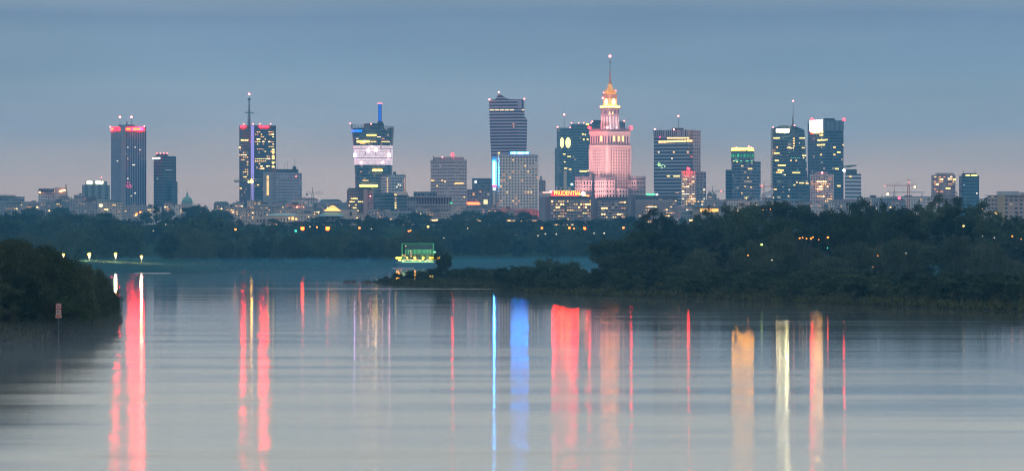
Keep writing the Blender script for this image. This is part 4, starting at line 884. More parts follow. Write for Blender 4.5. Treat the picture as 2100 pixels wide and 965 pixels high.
    # floodlights: on the ground and on the setbacks, aimed up the walls
    def flood(px, py, dd, tx, ty, td, P, ang, col=(1, .50, .46), soft=2.0):
        l = bpy.data.objects.new('floodlight', bpy.data.lights.new('floodlight', 'SPOT')); COL.objects.link(l); l.parent = b.o
        a = Vector((px_x(px, D+dd)-b.ox, dd, py_z(py, D+dd)-b.z0)); t = Vector((px_x(tx, D+td)-b.ox, td, py_z(ty, D+td)-b.z0))
        l.location = a; l.rotation_euler = (t-a).to_track_quat('-Z', 'Y').to_euler(); l.data.energy = P; l.data.spot_size = math.radians(ang); l.data.spot_blend = .5; l.data.color = col; l.data.shadow_soft_size = soft
    flood(1150, 400, -90, 1225, 335, 10, 1.0e6, 60); flood(1350, 400, -80, 1275, 335, 20, 1.0e6, 60); flood(1250, 392, -110, 1246, 320, 0, 8e5, 60)
    flood(1185, 395, -70, 1225, 290, 10, 5e5, 50); flood(1315, 395, -70, 1270, 290, 20, 5e5, 50)
    for (x, dd) in ((1236, 4), (1245, -2), (1256, 2), (1268, 12)): flood(x, 263, dd-2, 1251, 245, 30, 1.3e4, 80, (1, .72, .66), .5)
    flood(1236, 214, -6, 1251, 205, 24, 6e3, 70, (1, .65, .25), .5); flood(1266, 214, -2, 1251, 205, 24, 6e3, 70, (1, .65, .25), .5)
    flood(1232, 193, -12, 1251, 182, 26, 6e4, 60, (1, .46, .09), .5); flood(1270, 193, -10, 1251, 182, 26, 6e4, 60, (1, .46, .09), .5)
    flood(1251, 185, -14, 1251, 150, 26, 2e4, 50, (1, .4, .3), .5)
palace()

def text_obj(txt, size, mat, name, parent, extrude=.3):
    c = bpy.data.curves.new('lettering', 'FONT'); c.body = txt; c.size = size; c.extrude = extrude; c.align_x = 'CENTER'; c.align_y = 'CENTER'
    t = bpy.data.objects.new('tmp', c); COL.objects.link(t); bpy.context.view_layer.update()
    me = bpy.data.meshes.new_from_object(t.evaluated_get(bpy.context.evaluated_depsgraph_get())); bpy.data.objects.remove(t)
    me.materials.clear(); me.materials.append(mat); o = link(name, me, None, parent); o.rotation_euler = (math.pi/2, 0, 0); return o

def city():
    # three long apartment slabs in front of the palace
    bal = facade((.24, .20, .23), (.05, .05, .065), bay=3.4, floor=2.95, wf=.72, hf=.5, var=.6, blind=.2, dim=.05)
    for i, (x0, xc, x1, yt, lab, seed, n) in enumerate(((1105, 1128, 1216, 403, 'left apartment slab with a blank dark end wall, under the red lettering', 1, 70), (1213, 1226, 1291, 405, 'middle apartment slab of the long row, in front of the palace', 2, 38), (1287, 1303, 1390, 402, 'right apartment slab of the long row, with a green sign above', 3, 40))):
        b = Bld('apartment_block', lab, 'apartment building', (x0+x1)/2, 3900+i*25, 'apartment slabs in front of the palace')
        b.block('end_wall', x0, xc-10, xc, yt+.5, plain((.20, .17, .20), .85), th=20, dD=4); k = b.block('main_block', xc, xc+.2, x1, yt, bal, th=6)
        b.block('roof_band', xc-1, xc, x1+.5, yt-1.2, plain((.08, .08, .10), .8), ybot=yt+5, dD=-1, th=6)
        for q in range(9): b.block('balcony_row', xc+1, xc+1.2, x1-1, yt+10.4+q*6.1, plain((.30, .25, .27), .85), ybot=yt+12.6+q*6.1, dD=-1.3, th=6)
        b.lit(k, n, xc+2, x1-2, yt+7, yt+62, dx=4.6, dy=6.1, w=3.1, h=2.4, seed=seed, mats=[WARM, WARM, WARM2, DIMW, YELL], run=.4)
        if i == 0:
            for q in range(9): b.patch(k, x1-4, yt+7+q*5.5, 2.4, 3, WARM)
        if i < 2: b.block('stair_tower', x1-5, x1-4.8, x1-.5, yt-1.5, plain((.16, .13, .15), .8), dD=-2.5, th=6)
    # rooftop lettering
    D = 3960; x = px_x(1165, D); zr = py_z(400.5, D)
    t = empty('rooftop_sign', (x, D, py_z(404, D)), 'glowing red-orange rooftop lettering in front of the palace', 'sign')
    m = MB()
    for px in range(1137, 1206, 8): m.tube((px_x(px, D)-x, .5, 0), (px_x(px, D)-x, .5, py_z(391, D)-py_z(404, D)), .16, .16, 5)
    for y in (400, 392): m.tube((px_x(1134, D)-x, .5, py_z(y, D)-py_z(404, D)), (px_x(1204, D)-x, .5, py_z(y, D)-py_z(404, D)), .14, .14, 5)
    m.build('frame', METAL, t)
    o = text_obj('PRUDENTIAL', 6.2, glow((1, .26, .03), 9), 'lettering', t); o.location = (px_x(1164, D)-x, 0, py_z(396, D)-py_z(404, D))
    w = o.dimensions.x; bpy.context.view_layer.update(); w = max(v.co.x for v in o.data.vertices)-min(v.co.x for v in o.data.vertices); o.scale.x = (1188-1132)*D/FPX/w
    rr = random.Random(8)
    for q in range(20):
        a_ = 1131.5+q*2.8; m = MB(); m.box(px_x(a_, D)-x, px_x(a_+2.3, D)-x, .9, 1.2, py_z(400.5, D)-py_z(404, D), py_z(391.5, D)-py_z(404, D)); m.build('backing_tube', glow((1, .0002, .0005), 90*rr.choice([.35, .6, 1, 1.5]), True), t)
    hd = plain((.8, .8, .8)); m = MB(); m.lathe([(0, -.4), (1, -.4), (1, .4), (0, .4)], 20); o = m.build('emblem', glow((1, .5, .42), 3.0), t); o.location = (px_x(1196, D)-x, .3, py_z(397, D)-py_z(404, D)); o.rotation_euler = (math.pi/2, 0, 0); o.scale = (2.6, 2.4, 1)
    m = MB(); m.box(px_x(1199, D)-x, px_x(1208, D)-x, .2, .6, py_z(403, D)-py_z(404, D), py_z(400.5, D)-py_z(404, D)); m.build('light_bar', glow((1, .03, .003), 60, True), t)
    D2 = 4600; b = Bld('department_store', 'low pale building with a white neon tail left of the red lettering', 'shop building', 1150, 4500)
    k = b.block('main_block', 1105, 1106, 1215, 392, plain((.36, .30, .32), .8)); b.block('upper_floor', 1140, 1141, 1171, 383, facade((.45, .40, .36), (.1, .1, .1), bay=6, floor=4), ybot=393, dD=10)
    b.block('pier', 1156, 1156, 1162, 350, plain((.5, .44, .38), .7), dD=8, depth=6); b.patch(k, 1123, 394.5, 22, 2, glow((1, .6, .45), 2.2), 'neon_tail', 1); b.patch(k, 1131, 392.5, 10, 2.4, glow((1, .75, .7), 2.4), 'neon_tail', 1.4)
    b.patch(b.blocks[1], 1169, 378, 5, 4.5, glow((.8, 1, .8), 2), 'sign_lamp', 4)
    # green script sign on right slab
    D = 3950; x = px_x(1334, D); t = empty('neon_sign', (x, D, py_z(403, D)), 'green neon script sign on the roof of the right apartment slab', 'sign')
    m = MB(); pts = [(px_x(1325+q*1.5, D)-x, 0, 2.2+1.1*math.sin(q*1.9)) for q in range(13)]
    for a, c in zip(pts, pts[1:]): m.tube(a, c, .28, .28, 5)
    m.build('tube', glow((.02, 1, .35), 3.2), t)
    m = MB(); m.tube((pts[0][0], .3, 0), (pts[0][0], .3, 2.5), .15); m.tube((pts[-1][0], .3, 0), (pts[-1][0], .3, 2.5), .15); m.build('frame', METAL, t)
    # neoclassical rotunda with pale green roof and warm windows
    D = 3700; b = Bld('theatre', 'curved pale palace with a green roof and warm lit windows at the treetops', 'public building', 575, D)
    c0 = px_x(578, D)-b.ox; rr = 34*D/FPX; zc = lambda y: py_z(y, D)-b.z0
    m = MB(); m.lathe([(rr, 0), (rr, zc(443)), (rr*1.03, zc(443)), (rr*1.03, zc(441.5))], 40, c0, rr); m.build('curved_wall', facade((.42, .33, .27), (.10, .07, .06), bay=3.0, floor=5.5, wf=.35, hf=.5, dim=.25), b.o)
    m = MB(); m.lathe([(rr*1.05, zc(441.6)), (rr*.7, zc(438)), (0, zc(436.5))], 40, c0, rr); m.build('roof', plain((.22, .34, .34), .6), b.o)
    b.block('side_wing', 524, 525, 552, 441, facade((.35, .28, .25), (.08, .07, .07), bay=3.4, floor=5), dD=20)
    k = dict(f=[(c0+rr*math.cos(a), rr+rr*math.sin(a)) for a in np.linspace(math.pi*1.02, math.pi*1.98, 18)])
    for (x, y, w, h) in ((593, 447, 2.6, 4), (600, 447.5, 4, 6), (571, 454, 3, 6), (567, 460, 3, 4), (607, 449, 3, 4), (586, 455, 2, 3), (560, 458, 2.5, 4)): b.patch(k, x, y, w, h, WARM)
    # glowing pyramid roof hall
    D = 3600; b = Bld('market_hall', 'pale hall with a teal lower roof and a glowing golden pyramid skylight', 'hall', 682, D); zc = lambda y: py_z(y, D)-b.z0; X = lambda p: px_x(p, D)-b.ox
    b.block('main_block', 641, 642, 716, 443, facade((.42, .34, .28), (.10, .09, .08), bay=6, floor=6, wf=.3, hf=.5), dD=6); b.block('end_block', 699, 700, 731, 430, plain((.44, .36, .30), .8), dD=4)
    q = b.blocks[-1]; b.patch(q, 719, 438, 4, 8, DARK, 'door', .3)
    m = MB(); m.prism([(X(652), 2), (X(706), 2), (X(706), 24), (X(652), 24)], zc(443), zc(435), [(X(664), 6), (X(697), 6), (X(697), 18), (X(664), 18)]); m.build('lower_roof', plain((.14, .30, .31), .6), b.o)
    m = MB(); m.prism([(X(665), 4), (X(697), 4), (X(697), 18), (X(665), 18)], zc(432), zc(431), None); m.prism([(X(665), 4), (X(697), 4), (X(697), 18), (X(665), 18)], zc(431), zc(420.5), [(X(678), 10), (X(684), 10), (X(684), 12), (X(678), 12)], False); m.build('skylight', glow((1, .44, .10), 1.1, True), b.o)
    m = MB()
    for t_ in np.linspace(0, 1, 9): m.tube((X(665+32*t_), 3.9, zc(431)), (X(678+6*t_), 9.9, zc(420.5)), .12, .12, 4)
    m.build('glazing_bars', METAL, b.o)
    # lit kiosk roof at 1440
    b = Bld('pavilion', 'low pavilion with an orange lit colonnade above the trees', 'pavilion', 1452, 3800); k = b.block('main_block', 1420, 1421, 1480, 424, plain((.34, .28, .26), .8))
    b.foot_box('roof', 1418, 1482, 421.5, 424.2, plain((.15, .2, .22), .7), dD=-2, depth=22)
    for q in range(11): b.patch(k, 1437+q*3.4, 431, 2.4, 6, glow((1, .50, .10), 2.4), 'lit_arch', .6)
    # pale low buildings and slanted hall right of the gold tower
    b = Bld('exhibition_hall', 'slanted pale roof leaning up beside the tower with the thin mast', 'hall', 1576, 4600); D = 4600; zc = lambda y: py_z(y, D)-b.z0; X = lambda p: px_x(p, D)-b.ox
    m = MB(); m.v = []; a = [(X(1560), zc(404)), (X(1563), zc(397)), (X(1586), zc(387)), (X(1586), zc(396)), (X(1566), zc(406))]
    m.face([(p[0], 0, p[1]) for p in a]); m.face([(p[0], 26, p[1]) for p in reversed(a)])
    for p, q in zip(a, a[1:]+a[:1]): m.face([(p[0], 0, p[1]), (p[0], 26, p[1]), (q[0], 26, q[1]), (q[0], 0, q[1])])
    m.build('sloping_roof', plain((.5, .5, .52), .6), b.o); b.block('hall_wall', 1562, 1563, 1586, 404, facade((.2, .2, .22), (.05, .06, .08), bay=4, floor=4), dD=3)
    # generic low city fabric: (x0,x1,ytop,D,tone)
    tones = [(.26, .21, .20), (.20, .19, .21), (.33, .28, .26), (.16, .17, .19), (.30, .24, .21), (.38, .34, .32), (.13, .15, .17)]
    words = ['tan', 'grey', 'cream', 'slate grey', 'brown', 'pale', 'dark grey']
    fabric = [(-30, 60, 417, 4300, 3), (40, 92, 414, 4200, 1), (85, 150, 412, 4350, 6), (118, 142, 405, 4500, 1), (142, 205, 408, 4250, 1), (150, 172, 400, 4600, 6), (200, 250, 414, 4200, 2), (250, 300, 422, 4100, 1), (300, 330, 424, 4200, 5), (335, 352, 418, 4300, 4), (343, 375, 420, 4400, 5), (395, 425, 424, 4300, 2),
              (438, 469, 417, 4500, 6), (476, 500, 416, 4550, 3), (462, 492, 424, 4000, 4), (490, 540, 430, 3900, 4), (507, 535, 411, 4450, 2), (520, 575, 420, 4200, 3), (556, 590, 414, 4400, 1), (560, 640, 428, 4000, 4), (585, 625, 418, 4250, 2), (595, 652, 409, 4600, 5), (625, 660, 424, 4100, 6), (640, 712, 415, 4500, 6), (655, 700, 412, 4650, 3),
              (600, 640, 438, 3800, 2), (628, 655, 447, 3650, 1), (700, 745, 440, 3800, 4), (755, 800, 430, 4000, 1), (790, 840, 434, 3900, 3), (815, 850, 440, 3800, 2), (850, 880, 428, 4000, 3), (868, 925, 434, 3850, 4), (880, 905, 445, 3650, 3), (900, 960, 442, 3700, 4), (925, 975, 421, 4300, 2), (955, 1000, 424, 4200, 3), (1000, 1030, 426, 4150, 1), (1024, 1060, 428, 4050, 4),
              (1040, 1106, 432, 4000, 6), (950, 1110, 450, 3550, 4), (1385, 1430, 424, 4100, 1), (1395, 1450, 436, 3800, 3), (1445, 1490, 410, 4400, 1), (1450, 1470, 398, 4700, 3), (1485, 1520, 412, 4400, 5), (1515, 1560, 410, 4350, 2), (1556, 1600, 412, 4300, 1), (1595, 1665, 413, 4250, 3), (1660, 1712, 415, 4200, 5), (1672, 1708, 425, 3900, 2), (1705, 1760, 412, 4300, 1),
              (1765, 1830, 405, 4500, 2), (1820, 1915, 403, 4600, 5), (1790, 1860, 410, 4300, 3), (1900, 1975, 408, 4300, 5), (2005, 2040, 408, 4400, 5), (2010, 2040, 418, 4000, 2)]
    mats = [facade(t, (.05, .05, .06), bay=3.2, floor=3.3, wf=.42, hf=.5, dim=.09, var=.4, dimcol=(1, .6, .3)) for t in tones]
    for i, (x0, x1, yt, D, q) in enumerate(fabric):
        cx = (x0+x1)/2; w = words[q]
        b = Bld('town_house' if x1-x0 < 36 else 'apartment_block', uniq(f'low {w} city building {where(cx)}'), 'building', cx, D, 'low city buildings between the towers')
        k = b.block('wall', x0, x0+(x1-x0)*(.25 if i % 2 else .02), x1, yt, mats[q], th=24)
        if i % 3 == 0:
            f = k['f']; m = MB(); c = (sum(p[0] for p in f)/4, sum(p[1] for p in f)/4)
            m.prism([(c[0]+(p[0]-c[0])*1.03, c[1]+(p[1]-c[1])*1.03) for p in f], k['zt'], k['zt']+2.2, [(c[0]+(p[0]-c[0])*.7, c[1]+(p[1]-c[1])*.5) for p in f]); m.build('roof', plain([(.14, .09, .08), (.12, .16, .17), (.10, .10, .11)][i % 3 if i % 2 else 1], .8), b.o)
        else:
            f = k['f']; c = (sum(p[0] for p in f)/4, sum(p[1] for p in f)/4); m = MB(); m.prism([(c[0]+(p[0]-c[0])*1.02, c[1]+(p[1]-c[1])*1.02) for p in f], k['zt']-.6, k['zt']+.5); m.build('cornice', CONC, b.o)
            m = MB(); ux = (x1-x0)*D/FPX*R.uniform(.12, .3); ox = c[0]+R.uniform(-1, 1)*ux; m.box(ox-ux*.6, ox+ux*.5, c[1]-3, c[1]+4, k['zt'], k['zt']+R.uniform(1.5, 3.5)); m.build('roof_hut', ROOF, b.o)
        for c_ in range(R.randrange(1, 4)):
            f = k['f']; m = MB(); t = R.random(); px_, py_ = f[0][0]+(f[1][0]-f[0][0])*t, f[0][1]+4+(f[1][1]-f[0][1])*t; m.box(px_-.6, px_+.6, py_, py_+1.2, k['zt']-.5, k['zt']+R.uniform(2, 3.4)); m.build('chimney', CONC, b.o)
        b.lit(k, R.randrange(3, 9)+(5 if 460 < cx < 720 else 0), x0+2, x1-2, yt+4, yt+24, dx=4, dy=4.5, w=2, h=1.8, seed=i*7, mats=[WARM, WARM2, DIMW])
        if i in (40,): b.lit(k, 22, x0+6, x1-4, 451, 458, dx=5, dy=4, w=3.4, h=2.2, seed=3, mats=[WARM, WARM2])
city()

# ------------------------------------------------------------------ cranes
CR_RED = plain((.42, .10, .08), .6); CR_GREY = plain((.16, .16, .17), .6); CR_YEL = plain((.45, .30, .06), .6)
def crane(px, D, ytop, x0, x1, label, mat, lights=(), tilt=0):
    x = px_x(px, D); g = gz(x, D); k = D/FPX; H = py_z(ytop, D)-g
    t = empty('tower_crane', (x, D, g), label, 'crane', 'cranes on the skyline')
    m = MB(); w = 1.0
    for a in (-w, w):
        for c in (-w, w): m.tube((a, c, 0), (a, c, H), .2, .2, 4)
    n = int(H/4)
    for i in range(n):
        z0, z1 = H*i/n, H*(i+1)/n
        m.tube((-w, -w, z0), (w, -w, z1), .12, .12, 4); m.tube((w, w, z0), (-w, w, z1), .12, .12, 4)
    m.build('tower', mat, t)
    L, Rr = (x0-px)*k, (x1-px)*k; m = MB(); dz = lambda xx: xx*math.tan(math.radians(tilt))
    for (yy, zz) in ((-.7, 0), (.7, 0), (0, 1.6)): m.tube((L, yy, H+zz+dz(L)), (Rr, yy, H+zz+dz(Rr)), .18, .18, 4)
    n = max(4, int((Rr-L)/3))
    for i in range(n):
        a, c = L+(Rr-L)*i/n, L+(Rr-L)*(i+.5)/n; m.tube((a, -.7, H+dz(a)), (c, 0, H+1.6+dz(c)), .1, .1, 4); m.tube((c, 0, H+1.6+dz(c)), (a+(Rr-L)/n, .7, H+dz(a)), .1, .1, 4)
    m.build('jib', mat, t)
    m = MB(); m.tube((0, 0, H), (0, 0, H+7), .5, .2, 5); far = L if abs(L) > abs(Rr) else Rr; nr = Rr if far == L else L
    m.tube((0, 0, H+7), (far*.7, 0, H+1.6+dz(far*.7)), .09, .09, 4); m.tube((0, 0, H+7), (nr*.9, 0, H+1.6), .09, .09, 4); m.build('head', mat, t)
    m = MB(); m.box(min(nr, nr*.7), max(nr, nr*.7), -1, 1, H-2.2, H+.2); m.build('counterweight', CONC, t)
    for (lx, ly, r, mt) in lights:
        o = link('lamp', BALL(mt), None, t, ((lx-px)*k, -1.6, py_z(ly, D)-g)); o.scale = (r, r, r)
YL = glow((1, .7, .25), 6); RL = glow((1, .15, .12), 5)
crane(641, 4400, 397, 627, 663, 'pale thin tower crane right of the aerials block', CR_GREY)
crane(1863, 3900, 381, 1815, 1880, 'tall red tower crane with a long level jib and a lamp', CR_RED, ((1876, 383, 1.1, YL), (1863, 374, .6, RL), (1815, 381, .5, RL)))
crane(1834, 4300, 396, 1818, 1896, 'smaller grey crane left of the tall red crane', CR_GREY, ((1820, 398, 1.4, YL), (1844, 406, 1.6, glow((1, .06, .12), 6))))
crane(1461, 4500, 394, 1452, 1484, 'dark crane between the apartment tower and the gold-topped tower', CR_GREY, ((1479, 392, .8, RL),))
crane(1567, 4450, 383, 1561, 1590, 'red-lit crane beside the slanted white hall', CR_RED, ((1562, 381, 1.0, RL),))
crane(518, 4400, 370, 480, 616, 'dark long-jib crane crossing in front of the violet-striped tower', CR_GREY, ((516, 372, 1.6, glow((1, .60, .012), 40, True)), (510, 373, 1.0, YL), (607, 362, .7, RL)), tilt=1.2)
def jib_crane():
    D = 4500; x = px_x(149, D); g = gz(x, D); t = empty('mobile_crane', (x, D, g), 'leaning grey crane jib right of the block with orange lamps', 'crane', 'cranes on the skyline')
    z = lambda y: py_z(y, D)-g; X = lambda p: px_x(p, D)-x
    m = MB(); m.box(-3, 3, -2, 2, 0, 3); m.build('base', CR_YEL, t); m = MB()
    for o in (-.5, .5): m.tube((o, 0, 3), (X(134.5)+o, 0, z(378)), .25, .2, 5)
    m.tube((X(134), 0, z(378)), (X(138), 0, z(379)), .3, .3, 5)
    for i in range(12): a = i/12; m.tube((X(134.5)*a-.5, 0, 3+(z(378)-3)*a), (X(134.5)*(a+.08)+.5, 0, 3+(z(378)-3)*(a+.08)), .12, .12, 4)
    m.build('jib', CR_GREY, t)
jib_crane()

# ------------------------------------------------------------------ lamps
LAMPS = {}
def lamp_proto(mat, head_r, light):
    pole = MB(); pole.tube((0, 0, -1), (0, 0, 1), .12, .08, 6); return pole
def street_lamp(px, py, D, r, mat, label, group, energy=0, col=(1, .6, .25), pole=None):
    """lamp whose head shows at the photo pixel; stands on the ground below it"""
    x = px_x(px, D); g = gz(x, D); h = py_z(py, D)-g
    if h < 2.5: h = 2.5
    t = empty('street_lamp', (x, D, g), uniq(label), 'street lamp', group)
    m = MB(); m.tube((0, 0, -.5), (0, 0, h-r*.9), .10, .06, 6); m.tube((0, 0, -.3), (0, 0, .8), .18, .16, 6); m.build('pole', LAMPMETAL, t)
    o = link('lamp_head', BALL(mat), None, t, (0, 0, h)); o.scale = (r, r, r)
    m = MB(); m.lathe([(r*1.1, h+r*.75), (r*.5, h+r*1.15), (0, h+r*1.25)], 10); m.build('cap', LAMPMETAL, t)
    if energy:
        l = bpy.data.objects.new('lamp_light', bpy.data.lights.new('lamp_light', 'POINT')); COL.objects.link(l); l.parent = t; l.location = (0, -.2, h-r-.5)
        l.data.energy = energy; l.data.color = col; l.data.shadow_soft_size = .4
    KEEP.append((px, py, D))
AMB = glow((1, .045, .004), 11, True); AMBN = glow((1, .19, .004), 80, True); AMB2 = glow((1, .20, .025), 5); WLAMP = glow((1, .86, .6), 3); GLAMP = glow((.05, .8, .5), 2.5)
def lamps():
    for px, py, r, n in ((183, 521, .62, 'brightest'), (237, 520.5, .5, 'right neighbour of the brightest'), (130, 521, .42, 'left-hand'), (290, 525, .36, 'rightmost')):
        street_lamp(px, py, 1835 if px < 280 else 1850, r, AMBN, f'{n} amber lamp on the grass bank beyond the dark bushes', 'amber lamps on the left bank', 45000 if px < 280 else 20000, (1, .75, .35))
    far = [(207, 421, 3, WLAMP, 1.6), (619, 468, 3, AMB, 1.5), (672, 468, 3, AMB, 1.7), (484, 469, 1, AMB2, .9), (457, 469, 1, WLAMP, .6), (737, 469, 1, AMB2, .9), (649, 466, 1, AMB2, .7), (635, 465, 1, WLAMP, .5), (762, 468, 1, WLAMP, .45), (837, 471, 1, AMB2, .7), (842, 471, 1, AMB2, .6), (877, 467, 1, YELL, 1.0),
           (909, 487, 1, WLAMP, .45), (960, 468, 1, WLAMP, .45), (1059, 483, 1, WLAMP, .6), (1112, 469, 1, AMB2, .9), (1103, 482, 1, WLAMP, .5), (1118, 481, 1, WLAMP, .5), (1142, 482, 1, WLAMP, .5), (1168, 467, 2, AMB, .9), (1199, 468, 2, AMB, 1.1), (1178, 469, 1, AMB2, .6), (1218, 479, 1, WLAMP, .6), (1240, 480, 1, WLAMP, .6), (1279, 467, 1, AMB2, .9), (279, 439, 1, AMB2, .9), (289, 434, 1, AMB2, .8), (607, 472, 1, GLAMP, 1.0),
           (339, 462, 1, WLAMP, .4), (313, 471, 1, WLAMP, .4)]
    for (px, py, b, mt, r) in far:
        py += R.uniform(-2.5, 2.5) if b == 1 else 0; px += R.uniform(-1.5, 1.5)
        mt = {id(WLAMP): glow((1, .8, .5), 1.6)}.get(id(mt), mt); best = min(range(2300, 4200, 40), key=lambda D: abs(py_z(py, D)-gz(px_x(px, D), D)-11))
        if px == 207: best = 3700
        street_lamp(px, py, best, r*best/3000, mt, f'distant street lamp glowing in the far treeline {where(px)}', 'distant street lamps along the escarpment')
    AMS = glow((1, .26, .03), 3)
    right = [(1640, 488, AMB2, .30), (1646, 487, AMB2, .26), (1654, 489, AMB2, .28), (1663, 489, AMB2, .34), (1667, 486, AMB2, .28), (1679, 491, AMB2, .2), (1698, 486.5, AMB, .30), (1534, 523, AMB2, .26), (1583, 533, WLAMP, .18), (1800, 524, AMB2, .22), (1790, 547, AMB2, .2), (1858, 519, WLAMP, .14), (2076, 484, AMB2, .3), (2039, 487, WLAMP, .15), (2015, 484, WLAMP, .14), (1976, 463, YELL, .36), (1798, 427, WLAMP, .15), (1565, 430, AMB2, .2), (1580, 429, AMB2, .22),
             (1562, 501, glow((.6, 1, .2), 3), .4), (1697, 508, GLAMP, .2), (2094, 490, AMB2, .2)]
    for (px, py, mt, r) in right:
        street_lamp(px, py, 1090 if py > 460 else 1300, r*.8, AMS if mt is AMB2 else mt, f'small lamp among the dark right bank trees {where(px)}', 'small lamps among the right bank trees')
lamps()

# ------------------------------------------------------------------ floating restaurant
def boat():
    D = 2120; x = px_x(857, D); t = empty('floating_restaurant', (x, D, 0), 'two-storey glass floating restaurant outlined in green light with a row of yellow deck lamps', 'boat')
    k = D/FPX; X = lambda p: px_x(p, D)-x; Z = lambda y: py_z(y, D)
    m = MB(); m.prism([(X(815), 2), (X(822), -1), (X(896), -1), (X(902), 3), (X(896), 12), (X(822), 12)], -.5, Z(539), None); m.build('hull', plain((.03, .07, .07), .5), t)
    m = MB(); m.box(X(812), X(903), -1.5, 12.5, Z(539), Z(537.6)); m.build('deck', plain((.18, .22, .14), .6), t)
    gl = facade((.05, .16, .09), (.04, .20, .11), bay=1.1, floor=30, wf=.6, hf=1, dim=.5, dimcol=(.12, .9, .35)); gl2 = facade((.03, .10, .08), (.02, .06, .06), bay=1.4, floor=4, wf=.7, hf=.7, dim=.35, dimcol=(.35, .75, .25))
    m = MB(); m.box(X(826), X(888), 1, 11, Z(537.6), Z(522)); m.build('lower_saloon', gl2, t)
    m = MB(); m.box(X(830), X(887), .6, 11, Z(520.5), Z(511)); m.build('upper_saloon', facade((.05, .22, .12), (.06, .34, .18), bay=.8, floor=30, wf=.6, hf=1, dim=.9, dimcol=(.10, .62, .22)), t)
    m = MB(); m.box(X(824), X(889), 0, 11.5, Z(522), Z(520.5)); m.build('mid_deck', plain((.06, .16, .1), .6), t)
    m = MB(); m.box(X(830), X(887), 1.2, 10, Z(511), Z(500.5)); m.build('roof_terrace', plain((.03, .10, .09), .5), t)
    grn = glow((.10, .85, .32), .42); m = MB()
    for p in (824, 889): 
        for yy in (0, 11.5): m.tube((X(p), yy, Z(537)), (X(p), yy, Z(499)), .09, .09, 5)
    for yy in (0, 11.5): m.tube((X(824), yy, Z(499)), (X(889), yy, Z(499)), .12, .12, 5)
    for p in (824, 889): m.tube((X(p), 0, Z(499)), (X(p), 11.5, Z(499)), .12, .12, 5)
    m.build('light_frame', grn, t)
    m = MB(); m.box(X(824), X(889), -1.55, -1.4, Z(537.4), Z(535.8)); m.build('deck_strip', glow((.35, 1, .35), 1.5), t)
    gold = glow((1, .34, .01), 26, True)
    for p in (814, 818, 822, 835, 851, 868.5, 882, 887, 896, 900.5):
        o = link('deck_lamp', BALL(gold), None, t, (X(p), -1.3, Z(528.5))); r = .42 if p in (814, 820, 851, 900.5, 818) else .32; o.scale = (r*1.2, r, r)
        m = MB(); m.tube((X(p), -1.3, Z(537.6)), (X(p), -1.3, Z(529.5)), .07); m.build('lamp_post', LAMPMETAL, t)
    for p in range(817, 900, 5):
        o = link('table_light', BALL(glow((.95, 1, .35), 3.2)), None, t, (X(p+R.uniform(-1, 1)), -1.0, Z(533.5+R.uniform(-1, 1)))); o.scale = (.5, .22, .28)
    for (p, y) in ((832, 504), (842, 515), (843, 520), (831, 524), (826, 523), (843, 525)): o = link('lantern', BALL(glow((1, .6, .25), 1.6)), None, t, (X(p), .2, Z(y))); o.scale = (.3, .3, .3)
    o = link('side_lamp', BALL(glow((.3, 1, .5), 3)), None, t, (X(891.5), -.3, Z(516.5))); o.scale = (.6, .4, .35)
    m = MB(); m.tube((X(800), -2, .15), (X(850), -2, .15), .15); m.build('mooring_boom', plain((.5, .5, .5), .5), t)
    KEEP.append((850, 515, D))
boat()

# ------------------------------------------------------------------ navigation sign on the left
def nav_sign():
    D = 484; x = px_x(120, D); t = empty('waterway_sign', (x, D, 0), 'two square red-edged waterway boards over a small plate on a post in the river', 'sign')
    k = D/FPX; z = lambda y: py_z(y, D)
    m = MB(); m.tube((0, .12, -1), (0, .12, z(621)), .06, .06, 8); m.build('post', plain((.10, .10, .11), .5, .5), t)
    red = plain((.50, .05, .06), .5); wh = plain((.42, .34, .34), .6); blk = plain((.02, .02, .02), .6)
    for (y0, y1, nm) in ((622, 633, 0), (633.6, 645, 1)):
        w = 5.6*k; m = MB(); m.box(-w, w, .0, .06, z(y1), z(y0)); bd = m.build('board', red, t)
        q = .85*k; m = MB(); m.box(-w+q, w-q, -.03, -.004, z(y1)+q, z(y0)-q); m.build('board_face', wh, bd)
        zc = (z(y0)+z(y1))/2
        if nm: o = text_obj('R', .56, blk, 'letter', bd, .008); o.location = (0, -.045, zc)
        else:
            m = MB(); a = w-q*1.6
            n = Vector((1, 0, 1)).normalized()*.045
            p, r_ = Vector((-a, -.05, zc+a)), Vector((a, -.05, zc-a)); m.face([p-n, r_-n, r_+n, p+n]); m.build('red_stroke', red, bd)
            m = MB(); m.box(-.03, .22, -.06, -.052, zc-.06, zc+.0); m.box(.05, .20, -.06, -.052, zc+.08, zc+.13); m.box(-.16, .02, -.06, -.052, zc-.2, zc-.14); m.box(-.2, -.1, -.06, -.052, zc-.05, zc+.1); m.build('symbol', blk, bd)
    m = MB(); w = 6.2*k; m.box(-w, w, 0, .05, z(651.5), z(645.6)); pl = m.build('plate', plain((.42, .36, .32), .6), t)
    m = MB(); m.box(-w*.62, w*.62, -.03, -.004, z(650.4), z(646.3)); m.build('plate_marking', plain((.55, .12, .08), .6), pl)
nav_sign()

